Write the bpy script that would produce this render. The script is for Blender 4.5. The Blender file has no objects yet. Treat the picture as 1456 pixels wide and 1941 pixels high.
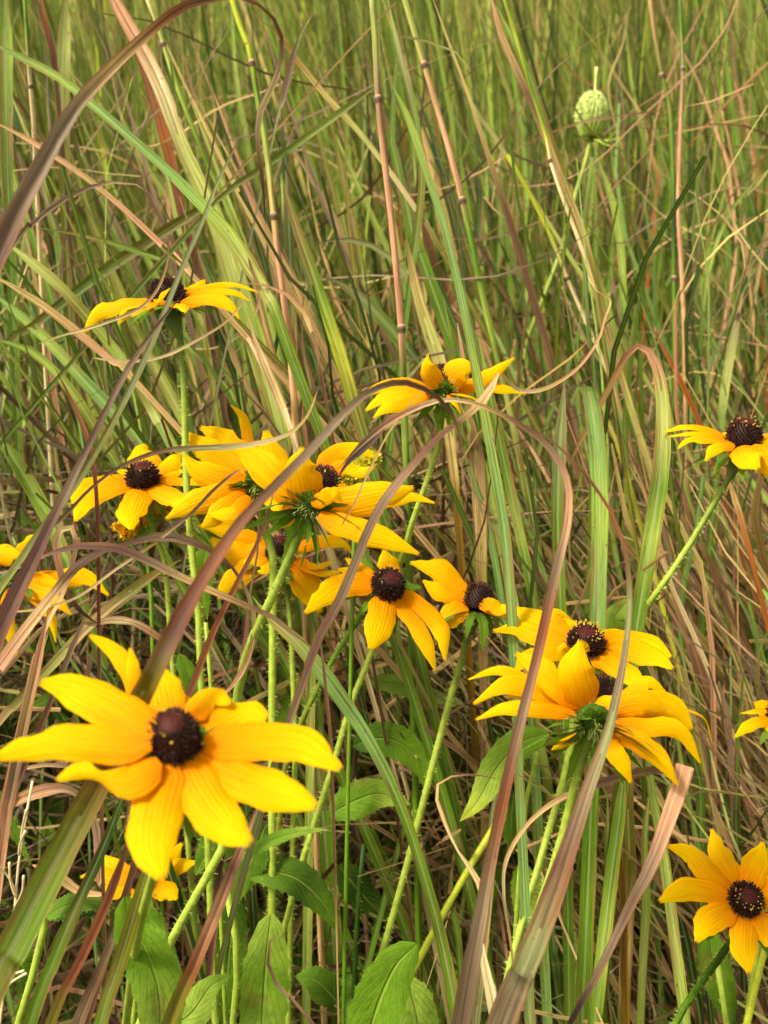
import bpy, math, random
import numpy as np
from mathutils import Vector, Matrix
random.seed(7); RNG = np.random.default_rng(11)
scene = bpy.context.scene
COL = scene.collection
R = math.radians

# ------------------------------------------------------------------ camera
FPX = 2081.0; PW, PH = 1456.0, 1941.0
PITCH = R(20); CAMZ = 0.78
cam_d = bpy.data.cameras.new("camera"); cam = bpy.data.objects.new("camera", cam_d); COL.objects.link(cam)
cam.location = (0, 0, CAMZ); cam.rotation_euler = (R(90) - PITCH, 0, 0)
cam_d.sensor_fit = 'VERTICAL'; cam_d.sensor_height = 24.0; cam_d.sensor_width = 18.0
cam_d.lens = FPX / PH * 24.0; cam_d.clip_start = 0.01; cam_d.clip_end = 500
cam_d.dof.use_dof = True; cam_d.dof.focus_distance = 0.43; cam_d.dof.aperture_fstop = 11
scene.camera = cam
CX = np.array([1., 0, 0]); CU = np.array([0, math.sin(PITCH), math.cos(PITCH)]); CF = np.array([0, math.cos(PITCH), -math.sin(PITCH)])
CO = np.array([0, 0, CAMZ])
def at(x, y, d):
    return CO + CX * ((x - PW/2) / FPX * d) - CU * ((y - PH/2) / FPX * d) + CF * d
def camdir(a):            # (right, up, towards the viewer) -> world
    v = CX*a[0] + CU*a[1] - CF*a[2]
    return v / np.linalg.norm(v)
def nrm(v):
    return v / np.maximum(np.linalg.norm(v, axis=-1, keepdims=True), 1e-9)

# ------------------------------------------------------------------ colours
def lin(c):
    c = np.array(c, float) / 255.0
    return np.where(c <= 0.04045, c/12.92, ((c+0.055)/1.055)**2.4)
PAL = dict(green=(106,146,30), ltgreen=(166,194,80), blgreen=(136,180,96), olive=(126,128,34), dkgreen=(48,80,12),
 ygreen=(200,210,62), stem=(168,190,70), tan=(218,184,130), pink=(234,178,146), brown=(116,86,64), rust=(146,84,50), purple=(112,74,68),
 grey=(150,132,110), straw=(224,204,130), cream=(242,222,178), orange=(184,108,42), gold=(154,120,28), dark=(46,32,24), ggrey=(144,154,100),
 pgreen=(192,202,110), mauve=(156,132,114), redbr=(100,48,32))
PAL = {k: lin(v) for k, v in PAL.items()}
def P(n): return PAL[n]

# ------------------------------------------------------------------ materials
def newmat(name):
    m = bpy.data.materials.new(name); m.use_nodes = True
    nt = m.node_tree; nt.nodes.clear()
    return m, nt
def N(nt, t, **kw):
    n = nt.nodes.new(t)
    for k, v in kw.items():
        if k.startswith('i_'):
            n.inputs[k[2:].replace('_', ' ')].default_value = v
        else: setattr(n, k, v)
    return n
def finish(nt, color, rough=0.5, transl=0.3, bump=None, bstr=0.3, bdist=0.0006, spec=0.4, tcol=None):
    p = N(nt, 'ShaderNodeBsdfPrincipled'); L = nt.links
    L.new(color, p.inputs['Base Color']); p.inputs['Specular IOR Level'].default_value = spec
    if hasattr(rough, 'links'): L.new(rough, p.inputs['Roughness'])
    else: p.inputs['Roughness'].default_value = rough
    out = N(nt, 'ShaderNodeOutputMaterial')
    if bump is not None:
        b = N(nt, 'ShaderNodeBump', i_Strength=bstr, i_Distance=bdist); L.new(bump, b.inputs['Height']); L.new(b.outputs[0], p.inputs['Normal'])
    if transl > 0:
        t = N(nt, 'ShaderNodeBsdfTranslucent'); L.new(tcol or color, t.inputs['Color'])
        mx = N(nt, 'ShaderNodeMixShader'); mx.inputs[0].default_value = transl
        L.new(p.outputs[0], mx.inputs[1]); L.new(t.outputs[0], mx.inputs[2]); L.new(mx.outputs[0], out.inputs[0])
    else: L.new(p.outputs[0], out.inputs[0])
def sepst(nt):
    a = N(nt, 'ShaderNodeAttribute', attribute_name='st'); s = N(nt, 'ShaderNodeSeparateXYZ'); nt.links.new(a.outputs['Vector'], s.inputs[0])
    return s
def math_(nt, op, a, b=None, c=None):
    m = N(nt, 'ShaderNodeMath', operation=op)
    for i, v in enumerate((a, b, c)):
        if v is None: continue
        if isinstance(v, (int, float)): m.inputs[i].default_value = v
        else: nt.links.new(v, m.inputs[i])
    return m.outputs[0]
def comb(nt, x, y, z):
    c = N(nt, 'ShaderNodeCombineXYZ')
    for i, v in enumerate((x, y, z)):
        if isinstance(v, (int, float)): c.inputs[i].default_value = v
        else: nt.links.new(v, c.inputs[i])
    return c.outputs[0]
def noise(nt, vec, scale, detail=3, rough=0.6):
    n = N(nt, 'ShaderNodeTexNoise'); n.inputs['Scale'].default_value = scale; n.inputs['Detail'].default_value = detail; n.inputs['Roughness'].default_value = rough
    nt.links.new(vec, n.inputs['Vector']); return n.outputs['Fac']
def ramp(nt, f, a, b, ca=(0,0,0,1), cb=(1,1,1,1)):
    r = N(nt, 'ShaderNodeValToRGB'); r.color_ramp.elements[0].position = a; r.color_ramp.elements[1].position = b
    r.color_ramp.elements[0].color = ca; r.color_ramp.elements[1].color = cb
    nt.links.new(f, r.inputs[0]); return r.outputs[0]
def mixc(nt, fac, a, b, mode='MIX'):
    m = N(nt, 'ShaderNodeMix', data_type='RGBA', blend_type=mode)
    for sock, v in ((m.inputs[0], fac), (m.inputs[6], a), (m.inputs[7], b)):
        if isinstance(v, (int, float)): sock.default_value = v
        elif isinstance(v, tuple): sock.default_value = v
        else: nt.links.new(v, sock)
    return m.outputs[2]

def grass_mat(name, spots=True, transl=0.3, rough=0.48):
    m, nt = newmat(name); s = sepst(nt); u, v, r = s.outputs
    col = N(nt, 'ShaderNodeAttribute', attribute_name='col').outputs['Color']
    vec = comb(nt, math_(nt, 'MULTIPLY', u, 9.0), math_(nt, 'MULTIPLY', v, 14.0), math_(nt, 'MULTIPLY', r, 37.0))
    f = noise(nt, vec, 1.6, 4, 0.7)
    k = ramp(nt, f, 0.3, 0.72, (0.62, 0.60, 0.55, 1), (1.25, 1.25, 1.2, 1))
    c = mixc(nt, 1.0, col, k, 'MULTIPLY')
    fv = noise(nt, comb(nt, math_(nt, 'MULTIPLY', u, 34.0), math_(nt, 'MULTIPLY', v, 6.0), math_(nt, 'MULTIPLY', r, 71.0)), 1.0, 3, 0.8)
    c = mixc(nt, 1.0, c, ramp(nt, fv, 0.36, 0.64, (0.58, 0.55, 0.5, 1), (1.3, 1.32, 1.28, 1)), 'MULTIPLY')
    vec3 = comb(nt, math_(nt, 'MULTIPLY', u, 1.2), math_(nt, 'MULTIPLY', v, 22.0), math_(nt, 'MULTIPLY', r, 61.0))
    f3 = noise(nt, vec3, 1.0, 2, 0.5)
    dry = ramp(nt, f3, 0.56, 0.74)
    c = mixc(nt, math_(nt, 'MULTIPLY', dry, 0.35), c, (0.42, 0.25, 0.10, 1))
    if spots:
        em = ramp(nt, math_(nt, 'ADD', math_(nt, 'ABSOLUTE', math_(nt, 'SUBTRACT', u, 0.5)), math_(nt, 'MULTIPLY', math_(nt, 'SUBTRACT', f3, 0.5), 0.9)), 0.36, 0.48)
        c = mixc(nt, math_(nt, 'MULTIPLY', em, 0.45), c, (0.30, 0.10, 0.05, 1))
    if spots:
        vec2 = comb(nt, math_(nt, 'MULTIPLY', u, 3.0), math_(nt, 'MULTIPLY', v, 260.0), math_(nt, 'MULTIPLY', r, 53.0))
        f2 = noise(nt, vec2, 1.0, 2, 0.5); sp = ramp(nt, f2, 0.68, 0.74)
        c = mixc(nt, math_(nt, 'MULTIPLY', sp, 0.6), c, (0.10, 0.05, 0.03, 1))
    if spots:
        fp = noise(nt, comb(nt, math_(nt, 'MULTIPLY', u, 4.5), math_(nt, 'MULTIPLY', v, 24.0), math_(nt, 'MULTIPLY', r, 91.0)), 1.0, 4, 0.75)
        c = mixc(nt, math_(nt, 'MULTIPLY', ramp(nt, fp, 0.50, 0.62), 0.62), c, mixc(nt, 1.0, c, (0.48, 0.36, 0.38, 1), 'MULTIPLY'))
        c = mixc(nt, math_(nt, 'MULTIPLY', ramp(nt, fp, 0.34, 0.44, (1, 1, 1, 1), (0, 0, 0, 1)), 0.4), c, mixc(nt, 1.0, c, (1.5, 1.5, 1.35, 1), 'MULTIPLY'))
    # midrib: pale on green blades, a dark groove on dry ones
    sc = N(nt, 'ShaderNodeSeparateColor'); nt.links.new(col, sc.inputs[0])
    isg = math_(nt, 'GREATER_THAN', sc.outputs[1], sc.outputs[0])
    d = math_(nt, 'ABSOLUTE', math_(nt, 'SUBTRACT', u, 0.5))
    rib = ramp(nt, d, 0.03, 0.10, (1, 1, 1, 1), (0, 0, 0, 1))
    c = mixc(nt, math_(nt, 'MULTIPLY', rib, 0.5), c, mixc(nt, isg, mixc(nt, 1.0, c, (0.25, 0.2, 0.2, 1), 'MULTIPLY'), mixc(nt, 0.55, c, (0.62, 0.62, 0.36, 1))))
    st = math_(nt, 'SINE', math_(nt, 'MULTIPLY', u, 75.0))
    finish(nt, c, rough, transl, bump=math_(nt, 'ADD', st, math_(nt, 'MULTIPLY', f, 1.5)), bstr=0.35, bdist=0.0003, spec=0.35)
    return m
M_GRASS = grass_mat('grass_blade_surface'); M_FIELD = grass_mat('field_grass_surface', spots=False, transl=0.2, rough=0.6)

def petal_mat():
    m, nt = newmat('petal_surface'); s = sepst(nt); u, v, r = s.outputs
    base = ramp(nt, v, 0.05, 0.75, (0.88, 0.28, 0.0, 1), (0.90, 0.565, 0.0, 1))
    vec = comb(nt, math_(nt, 'MULTIPLY', u, 11.0), math_(nt, 'MULTIPLY', v, 1.3), math_(nt, 'MULTIPLY', r, 31.0))
    f = noise(nt, vec, 1.3, 4, 0.65)
    k = ramp(nt, f, 0.3, 0.7, (0.86, 0.76, 0.8, 1), (1.04, 1.07, 1.0, 1))
    c = mixc(nt, 1.0, base, k, 'MULTIPLY')
    vn = math_(nt, 'ABSOLUTE', math_(nt, 'SINE', math_(nt, 'ADD', math_(nt, 'MULTIPLY', u, 26.0), math_(nt, 'MULTIPLY', f, 2.2))))
    c = mixc(nt, math_(nt, 'MULTIPLY', ramp(nt, vn, 0.0, 0.22, (1, 1, 1, 1), (0, 0, 0, 1)), 0.22), c, (0.66, 0.26, 0.0, 1))
    tip = ramp(nt, v, 0.955, 1.0); c = mixc(nt, math_(nt, 'MULTIPLY', tip, 0.45), c, (0.5, 0.25, 0.02, 1))
    st = math_(nt, 'SINE', math_(nt, 'MULTIPLY', u, 56.0))
    geo = N(nt, 'ShaderNodeNewGeometry')
    finish(nt, c, 0.6, 0.36, bump=math_(nt, 'ADD', math_(nt, 'MULTIPLY', math_(nt, 'MULTIPLY', st, f), 0.45), math_(nt, 'MULTIPLY', f, 2.0)), bstr=0.4, bdist=0.0005, spec=0.06)
    return m
M_PETAL = petal_mat()

def leaf_mat():
    m, nt = newmat('leaf_surface'); s = sepst(nt); u, v, r = s.outputs
    col = N(nt, 'ShaderNodeAttribute', attribute_name='col').outputs['Color']
    d = math_(nt, 'ABSOLUTE', math_(nt, 'SUBTRACT', u, 0.5))
    tc = N(nt, 'ShaderNodeTexCoord').outputs['Object']
    f = noise(nt, tc, 160.0, 4, 0.7)
    ph = math_(nt, 'ADD', math_(nt, 'SUBTRACT', math_(nt, 'MULTIPLY', v, 62.0), math_(nt, 'MULTIPLY', d, 42.0)), math_(nt, 'MULTIPLY', f, 4.0))
    w = math_(nt, 'SINE', ph); vein = ramp(nt, w, 0.86, 0.99)
    rib = ramp(nt, d, 0.012, 0.045, (1, 1, 1, 1), (0, 0, 0, 1))
    k = ramp(nt, f, 0.3, 0.7, (0.7, 0.74, 0.6, 1), (1.2, 1.16, 1.1, 1))
    c = mixc(nt, 1.0, col, k, 'MULTIPLY')
    lines = math_(nt, 'MAXIMUM', math_(nt, 'MULTIPLY', vein, 0.5), rib)
    c = mixc(nt, math_(nt, 'MULTIPLY', lines, 0.4), c, (0.42, 0.52, 0.10, 1))
    f5 = noise(nt, tc, 45.0, 3, 0.6); brown = ramp(nt, f5, 0.60, 0.68); c = mixc(nt, math_(nt, 'MULTIPLY', brown, 0.5), c, (0.22, 0.15, 0.04, 1))
    h = math_(nt, 'SUBTRACT', math_(nt, 'MULTIPLY', f, 1.2), math_(nt, 'MULTIPLY', lines, 1.2))
    finish(nt, c, 0.6, 0.34, bump=h, bstr=0.7, bdist=0.0012, spec=0.18)
    return m
M_LEAF = leaf_mat()

def col_mat(name, transl=0.0, rough=0.6, nscale=300.0, spec=0.3):
    m, nt = newmat(name)
    col = N(nt, 'ShaderNodeAttribute', attribute_name='col').outputs['Color']
    tc = N(nt, 'ShaderNodeTexCoord').outputs['Object']; f = noise(nt, tc, nscale, 4, 0.7)
    c = mixc(nt, 1.0, col, ramp(nt, f, 0.3, 0.7, (0.72, 0.72, 0.72, 1), (1.2, 1.2, 1.2, 1)), 'MULTIPLY')
    finish(nt, c, rough, transl, bump=f, bstr=0.4, bdist=0.0004, spec=spec)
    return m
M_STEM = col_mat('hairy_stem_surface', 0.15, 0.5); M_CONE = col_mat('seed_cone_surface', 0.0, 0.6, 900.0); M_BUD = col_mat('bud_surface', 0.2, 0.6)

# ------------------------------------------------------------------ object helpers
def tag(o, label=None, cat=None, group=None, kind=None):
    if label: o['label'] = label
    if cat: o['category'] = cat
    if group: o['group'] = group
    if kind: o['kind'] = kind
    return o
def build(name, V, F, mat, parent=None, col=None, st=None, smooth=True, origin=None):
    """V (n,3) world; F list or (m,4) array; one mesh object, its origin at `origin` (world)"""
    V = np.asarray(V, float)
    org = PW_ORG[parent.name] if parent is not None else None
    org2 = np.array(origin, float) if origin is not None else (org if parent is not None else V[0].copy())
    me = bpy.data.meshes.new(name); Vl = (V - org2).astype(np.float32)
    if isinstance(F, np.ndarray):
        k = F.shape[1]; me.vertices.add(len(Vl)); me.vertices.foreach_set('co', Vl.ravel())
        me.loops.add(F.size); me.loops.foreach_set('vertex_index', F.ravel().astype(np.int32))
        me.polygons.add(len(F)); me.polygons.foreach_set('loop_start', np.arange(0, F.size, k, dtype=np.int32))
        me.update(calc_edges=True)
    else: me.from_pydata(Vl.tolist(), [], F)
    if smooth: me.polygons.foreach_set('use_smooth', np.ones(len(me.polygons), bool))
    if col is not None:
        a = me.attributes.new('col', 'FLOAT_COLOR', 'POINT'); c = np.ones((len(Vl), 4), np.float32); c[:, :3] = col; a.data.foreach_set('color', c.ravel())
    if st is not None:
        a = me.attributes.new('st', 'FLOAT_VECTOR', 'POINT'); a.data.foreach_set('vector', np.asarray(st, np.float32).ravel())
    me.materials.append(mat)
    o = bpy.data.objects.new(name, me); COL.objects.link(o)
    if parent is not None:
        o.parent = parent; o.location = org2 - org
    else: o.location = org2
    PW_ORG[o.name] = org2
    return o
PW_ORG = {}
def empty(name, loc):
    o = bpy.data.objects.new(name, None); COL.objects.link(o); o.location = loc; o.empty_display_size = 0.02
    o.matrix_world = Matrix.Translation(Vector(loc)); PW_ORG[o.name] = np.array(loc, float); return o

def spline(pts, n):
    """Catmull-Rom through rows of pts (any columns), n samples"""
    p = np.array(pts, float)
    if len(p) == 2: t = np.linspace(0, 1, n)[:, None]; return p[0]*(1-t) + p[1]*t
    q = np.vstack([2*p[0]-p[1], p, 2*p[-1]-p[-2]])
    seg = np.linalg.norm(np.diff(p[:, :3], axis=0), axis=1) + 1e-6; cs = np.concatenate([[0], np.cumsum(seg)]); cs /= cs[-1]
    out = []
    for t in np.linspace(0, 1, n):
        i = min(int(np.searchsorted(cs, t, side='right')) - 1, len(p) - 2); u = (t - cs[i]) / (cs[i+1] - cs[i])
        a, b, c, d = q[i], q[i+1], q[i+2], q[i+3]
        out.append(0.5*((2*b) + (c-a)*u + (2*a-5*b+4*c-d)*u*u + (-a+3*b-3*c+d)*u**3))
    return np.array(out)

def ribbons(Pt, Wd, Sd, fold, colr, rnd):
    """Pt (n,K,3) centre lines, Wd (n,K) widths, Sd (n,K,3) side vectors -> V, F, col, st (3 verts across)"""
    n, K, _ = Pt.shape
    T = nrm(np.gradient(Pt, axis=1)); S = nrm(Sd - (Sd*T).sum(-1, keepdims=True)*T); Nn = np.cross(T, S)
    w = Wd[..., None]/2
    Lh = Pt - S*w; Rh = Pt + S*w; Mh = Pt - Nn*w*fold
    V = np.stack([Lh, Mh, Rh], axis=2).reshape(-1, 3)
    base = (np.arange(n)*K*3)[:, None, None]; k = (np.arange(K-1)*3)[None, :, None]; c = np.arange(2)[None, None, :]
    a = base + k + c
    F = np.stack([a, a+1, a+4, a+3], axis=-1).reshape(-1, 4)
    ln = np.concatenate([np.zeros((n, 1)), np.cumsum(np.linalg.norm(np.diff(Pt, axis=1), axis=-1), axis=1)], axis=1)
    st = np.zeros((n, K, 3, 3)); st[..., 0] = np.array([0, .5, 1])[None, None, :]; st[..., 1] = ln[..., None]; st[..., 2] = rnd[:, None, None]
    cl = np.repeat(colr[:, :, None, :], 3, axis=2).reshape(-1, 3)
    return V, F, cl, st.reshape(-1, 3)

def to_ground(pts, tan, drift=0.35):
    """more points from pts[-1] down to the ground: keeps the slope at first, then turns upright"""
    p = pts[-1][:3].copy(); t = nrm(tan); z0 = p[2]
    if z0 < 0.03: return []
    sl = t[:2]/max(-t[2], 0.35); m = np.linalg.norm(sl); sl = sl*min(1.0, 1.1/max(m, 1e-6)); extra = []
    for f in (0.25, 0.5, 0.75, 1.0):
        q = p.copy(); q[:2] += sl*z0*(f-0.55*f*f); q[2] = z0*(1-f) - (0.01 if f == 1 else 0); extra.append(q)
    return extra

def blade(pts, w, cols, d=None, roll=0, root=False, fold=0.35, n=None, tip=True, jitter=0.03, base_w=None):
    """one blade traced through (x, y[, depth]) points; w px width or list; cols palette names along it.
       root=True continues from the last point down to the ground"""
    m = len(pts); ws = w if isinstance(w, (list, tuple)) else [w]*m
    ws = np.interp(np.linspace(0, 1, m), np.linspace(0, 1, len(ws)), ws)
    rl = roll if isinstance(roll, (list, tuple)) else [roll]*m
    rl = np.interp(np.linspace(0, 1, m), np.linspace(0, 1, len(rl)), rl)
    rows = []
    for i, p in enumerate(pts):
        dd = p[2] if len(p) > 2 else (d[0] + (d[1]-d[0])*i/(m-1) if isinstance(d, tuple) else d)
        q = at(p[0], p[1], dd); rows.append([*q, ws[i]/FPX*dd, rl[i], i/(m-1)])
    m0 = m
    if root:
        a = np.array(rows[-1][:3]); tn = a - np.array(rows[-2][:3])
        for q in to_ground([a], tn): rows.append([*q, (base_w or rows[m0-1][3]), rows[m0-1][4], 1.0])
    K = n or max(12, int(len(rows)*7))
    s = spline(rows, K); Pt = s[:, :3]; W = np.maximum(s[:, 3], 0.0003)
    wob = nrm(RNG.normal(size=(1, 3)))*np.sin(np.linspace(0, 9, K)+RNG.uniform(0, 6))[:, None]*0.0008; Pt = Pt + wob
    W = W*(1+0.05*np.sin(np.linspace(0, 23, K)+RNG.uniform(0, 6))+RNG.normal(size=K)*0.025)
    if tip: W = W*np.clip(np.linspace(0, 1, K)*K/2.5+0.12, 0, 1)
    if not root: W = W*np.clip((1-np.linspace(0, 1, K))*K/2.0+0.15, 0, 1)
    T = nrm(np.gradient(Pt, axis=0)); view = nrm(Pt - CO); S = nrm(np.cross(T, view)); Nv = np.cross(T, S)
    r = np.radians(s[:, 4])[:, None]; S = S*np.cos(r) + Nv*np.sin(r)
    cc = np.array([P(c) for c in cols]); xi = np.linspace(0, 1, len(cc)); xs = np.clip(s[:, 5], 0, 1)
    C = np.stack([np.interp(xs, xi, cc[:, j]) for j in range(3)], -1) * (1 + RNG.normal()*0.04)
    return ribbons(Pt[None], W[None], S[None], fold, C[None], RNG.uniform(0, 1, 1))

def grass(name, label, pts, w, cols, cat='grass blade', group=None, **kw):
    V, F, c, st = blade(pts, w, cols, **kw)
    o = build('grass_leaf', V, F, M_GRASS, col=c, st=st, origin=V[-2]); return tag(o, label, cat, group, 'thing')

def tube(rows, sides=8, ridge=0.0, hairs=0, hair_len=0.001, seed=0):
    """rows (K,4): x y z radius -> V, F, per-vertex shade"""
    rows = np.asarray(rows, float); K = len(rows); Pt = rows[:, :3]; T = nrm(np.gradient(Pt, axis=0))
    ref = np.array([0.3, 1, 0.2]); A = nrm(ref - (T*ref).sum(-1, keepdims=True)*T); B = np.cross(T, A)
    ang = np.linspace(0, 2*math.pi, sides, endpoint=False); rr = 1 + ridge*np.where(np.arange(sides) % 2, -1, 1)
    V = Pt[:, None] + rows[:, 3][:, None, None]*(rr*np.cos(ang))[None, :, None]*A[:, None] + rows[:, 3][:, None, None]*(rr*np.sin(ang))[None, :, None]*B[:, None]
    sh = np.tile(np.where(np.arange(sides) % 2, 0.90, 1.04), K)  # grooves darker than ridges: ridge shading put into the vertex colour
    V = V.reshape(-1, 3); F = []
    for i in range(K-1):
        for j in range(sides):
            F.append((i*sides+j, i*sides+(j+1) % sides, (i+1)*sides+(j+1) % sides, (i+1)*sides+j))
    F.append(tuple(range((K-1)*sides, K*sides))); F.append(tuple(range(sides))[::-1])
    if hairs:
        rg = np.random.default_rng(seed+5); hv = []; base = len(V)
        for h in range(hairs):
            t = rg.uniform(0, 0.97)*(K-1); i = int(t); f = t-i; p = Pt[i]*(1-f)+Pt[i+1]*f; r = rows[i, 3]
            a = rg.uniform(0, 2*math.pi); o = A[i]*math.cos(a)+B[i]*math.sin(a); dd = nrm(o + T[i]*rg.normal()*0.3); b = p + o*r*0.9
            s = T[i]*0.00013; L = hair_len*rg.uniform(0.6, 1.4)
            hv += [b-s, b+s, b+dd*L]; F.append((base+3*h, base+3*h+1, base+3*h+2))
        V = np.vstack([V, hv]); sh = np.concatenate([sh, np.full(3*hairs, 1.25)])
    return V, F, sh

# ------------------------------------------------------------------ flower parts
SU = np.linspace(-1, 1, 7)
def petal(parent, rows, nref, seed, name='petal', label=None, wide=1.0, pw=None):
    """rows: (K0,5) x y z width roll ; nref (K0,3) outward face"""
    rg = np.random.default_rng(seed); K = 16
    t = np.linspace(0, 1, K)**0.85
    s0 = spline(np.hstack([rows, nref]), 60); idx = np.clip((t*59), 0, 59); i0 = idx.astype(int); f = (idx-i0)[:, None]; s = s0[i0]*(1-f)+s0[np.minimum(i0+1, 59)]*f
    Pt = s[:, :3]; T = nrm(np.gradient(Pt, axis=0)); nr = nrm(s[:, 5:8]); S = nrm(np.cross(T, nr)); Nn = np.cross(S, T)
    r = np.radians(s[:, 4])[:, None]; S2 = S*np.cos(r)+Nn*np.sin(r); Nn = np.cross(S2, T)
    prof = np.minimum(1.0, 0.36*(1-t)**1.6 + np.clip(np.sin(math.pi*np.clip(t, 0, 1)**0.82), 0, 1)**(pw or rg.uniform(.68, .88)))
    prof[-1] = 0.14; w = s[:, 3]*prof/2*1.05*wide
    ph = rg.uniform(0, 6, 4); V = []; st = []
    cup = rg.uniform(0.12, 0.34); nick = rg.random() < .35; sg = rg.choice([-1, 1]); nk = rg.uniform(.5, .9)
    for k in range(K):
        wave = 0.06*np.sin(t[k]*9+ph[0])
        for j, u in enumerate(SU):
            e = abs(u); edge = 1 + (0.045*math.sin(t[k]*23+ph[1]+u*2) if e > 0.9 else 0)
            off = -cup*w[k]*u*u + w[k]*0.05*math.cos(u*9.4) + w[k]*wave*u + (w[k]*0.06*math.sin(t[k]*13+ph[2]+(2 if u > 0 else 0))*e*e)
            q = Pt[k] + S2[k]*u*w[k]*edge + Nn[k]*off
            if k >= K-2: q = q + T[k]*s[0, 3]*0.05*math.cos(u*6.3)*(1 if k == K-1 else .4)
            if nick and sg*u > .6 and abs(t[k]-nk) < .05: q = q - S2[k]*u*w[k]*.22
            V.append(q); st.append((0.5+u/2, t[k], rg.uniform(0, 0) + (seed % 97)/97))
    F = [(k*7+j, k*7+j+1, (k+1)*7+j+1, (k+1)*7+j) for k in range(K-1) for j in range(6)]
    o = build(name, V, F, M_PETAL, parent, st=st)
    if label: o['label'] = label
    return o

def leaf_geo(rows, nref, cols, serr=0.05, K=22, seed=0, prof_pow=0.75, hairs=0):
    rg = np.random.default_rng(seed)
    s = spline(np.hstack([rows, nref]), K); t = np.linspace(0, 1, K)
    Pt = s[:, :3]; T = nrm(np.gradient(Pt, axis=0)); nr = nrm(s[:, 5:8]); S = nrm(np.cross(T, nr)); Nn = np.cross(S, T)
    r = np.radians(s[:, 4])[:, None]; S2 = S*np.cos(r)+Nn*np.sin(r); Nn = np.cross(S2, T)
    prof = 0.12*(1-t)**2 + np.clip(np.sin(math.pi*(t**prof_pow)), 0, 1)**0.85; prof[-1] = 0.02
    w = s[:, 3]*prof/2; us = np.linspace(-1, 1, 9); V = []; st = []; C = []; ph = rg.uniform(0, 6, 3)
    L = np.concatenate([[0], np.cumsum(np.linalg.norm(np.diff(Pt, axis=0), axis=1))]); cc = np.array([P(c) for c in cols]); xi = np.linspace(0, 1, len(cc))
    for k in range(K):
        for u in us:
            e = abs(u); sc = 1 + (serr*(1 if k % 2 else -1) if e == 1 else 0)
            off = w[k]*(0.38*e - 0.14*e*e*2) + w[k]*0.12*math.sin(t[k]*11+ph[0]+(1.5 if u > 0 else 0))*e*e
            V.append(Pt[k]+S2[k]*u*w[k]*sc+Nn[k]*off); st.append((0.5+u/2, t[k], (seed % 89)/89))
            C.append([np.interp(t[k], xi, cc[:, j]) for j in range(3)])
    F = [(k*9+j, k*9+j+1, (k+1)*9+j+1, (k+1)*9+j) for k in range(K-1) for j in range(8)]
    if hairs:
        for h in range(hairs):
            k = rg.integers(1, K-1); sd = rg.choice([0, 8]); b = V[k*9+sd]; dd = nrm(S2[k]*(1 if sd else -1)+T[k]*rg.uniform(0, .8)+Nn[k]*rg.normal()*.4); n0 = len(V)
            b = b + T[k]*rg.uniform(-1, 1)*L[-1]/K/2; Lh = rg.uniform(.5, 1.2)*0.0012
            V += [b-T[k]*0.00008, b+T[k]*0.00008, b+dd*Lh]; st += [(0.1, .5, 0)]*3; C += [P('pgreen')]*3; F.append((n0, n0+1, n0+2))
    return V, F, np.array(C), st

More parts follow.
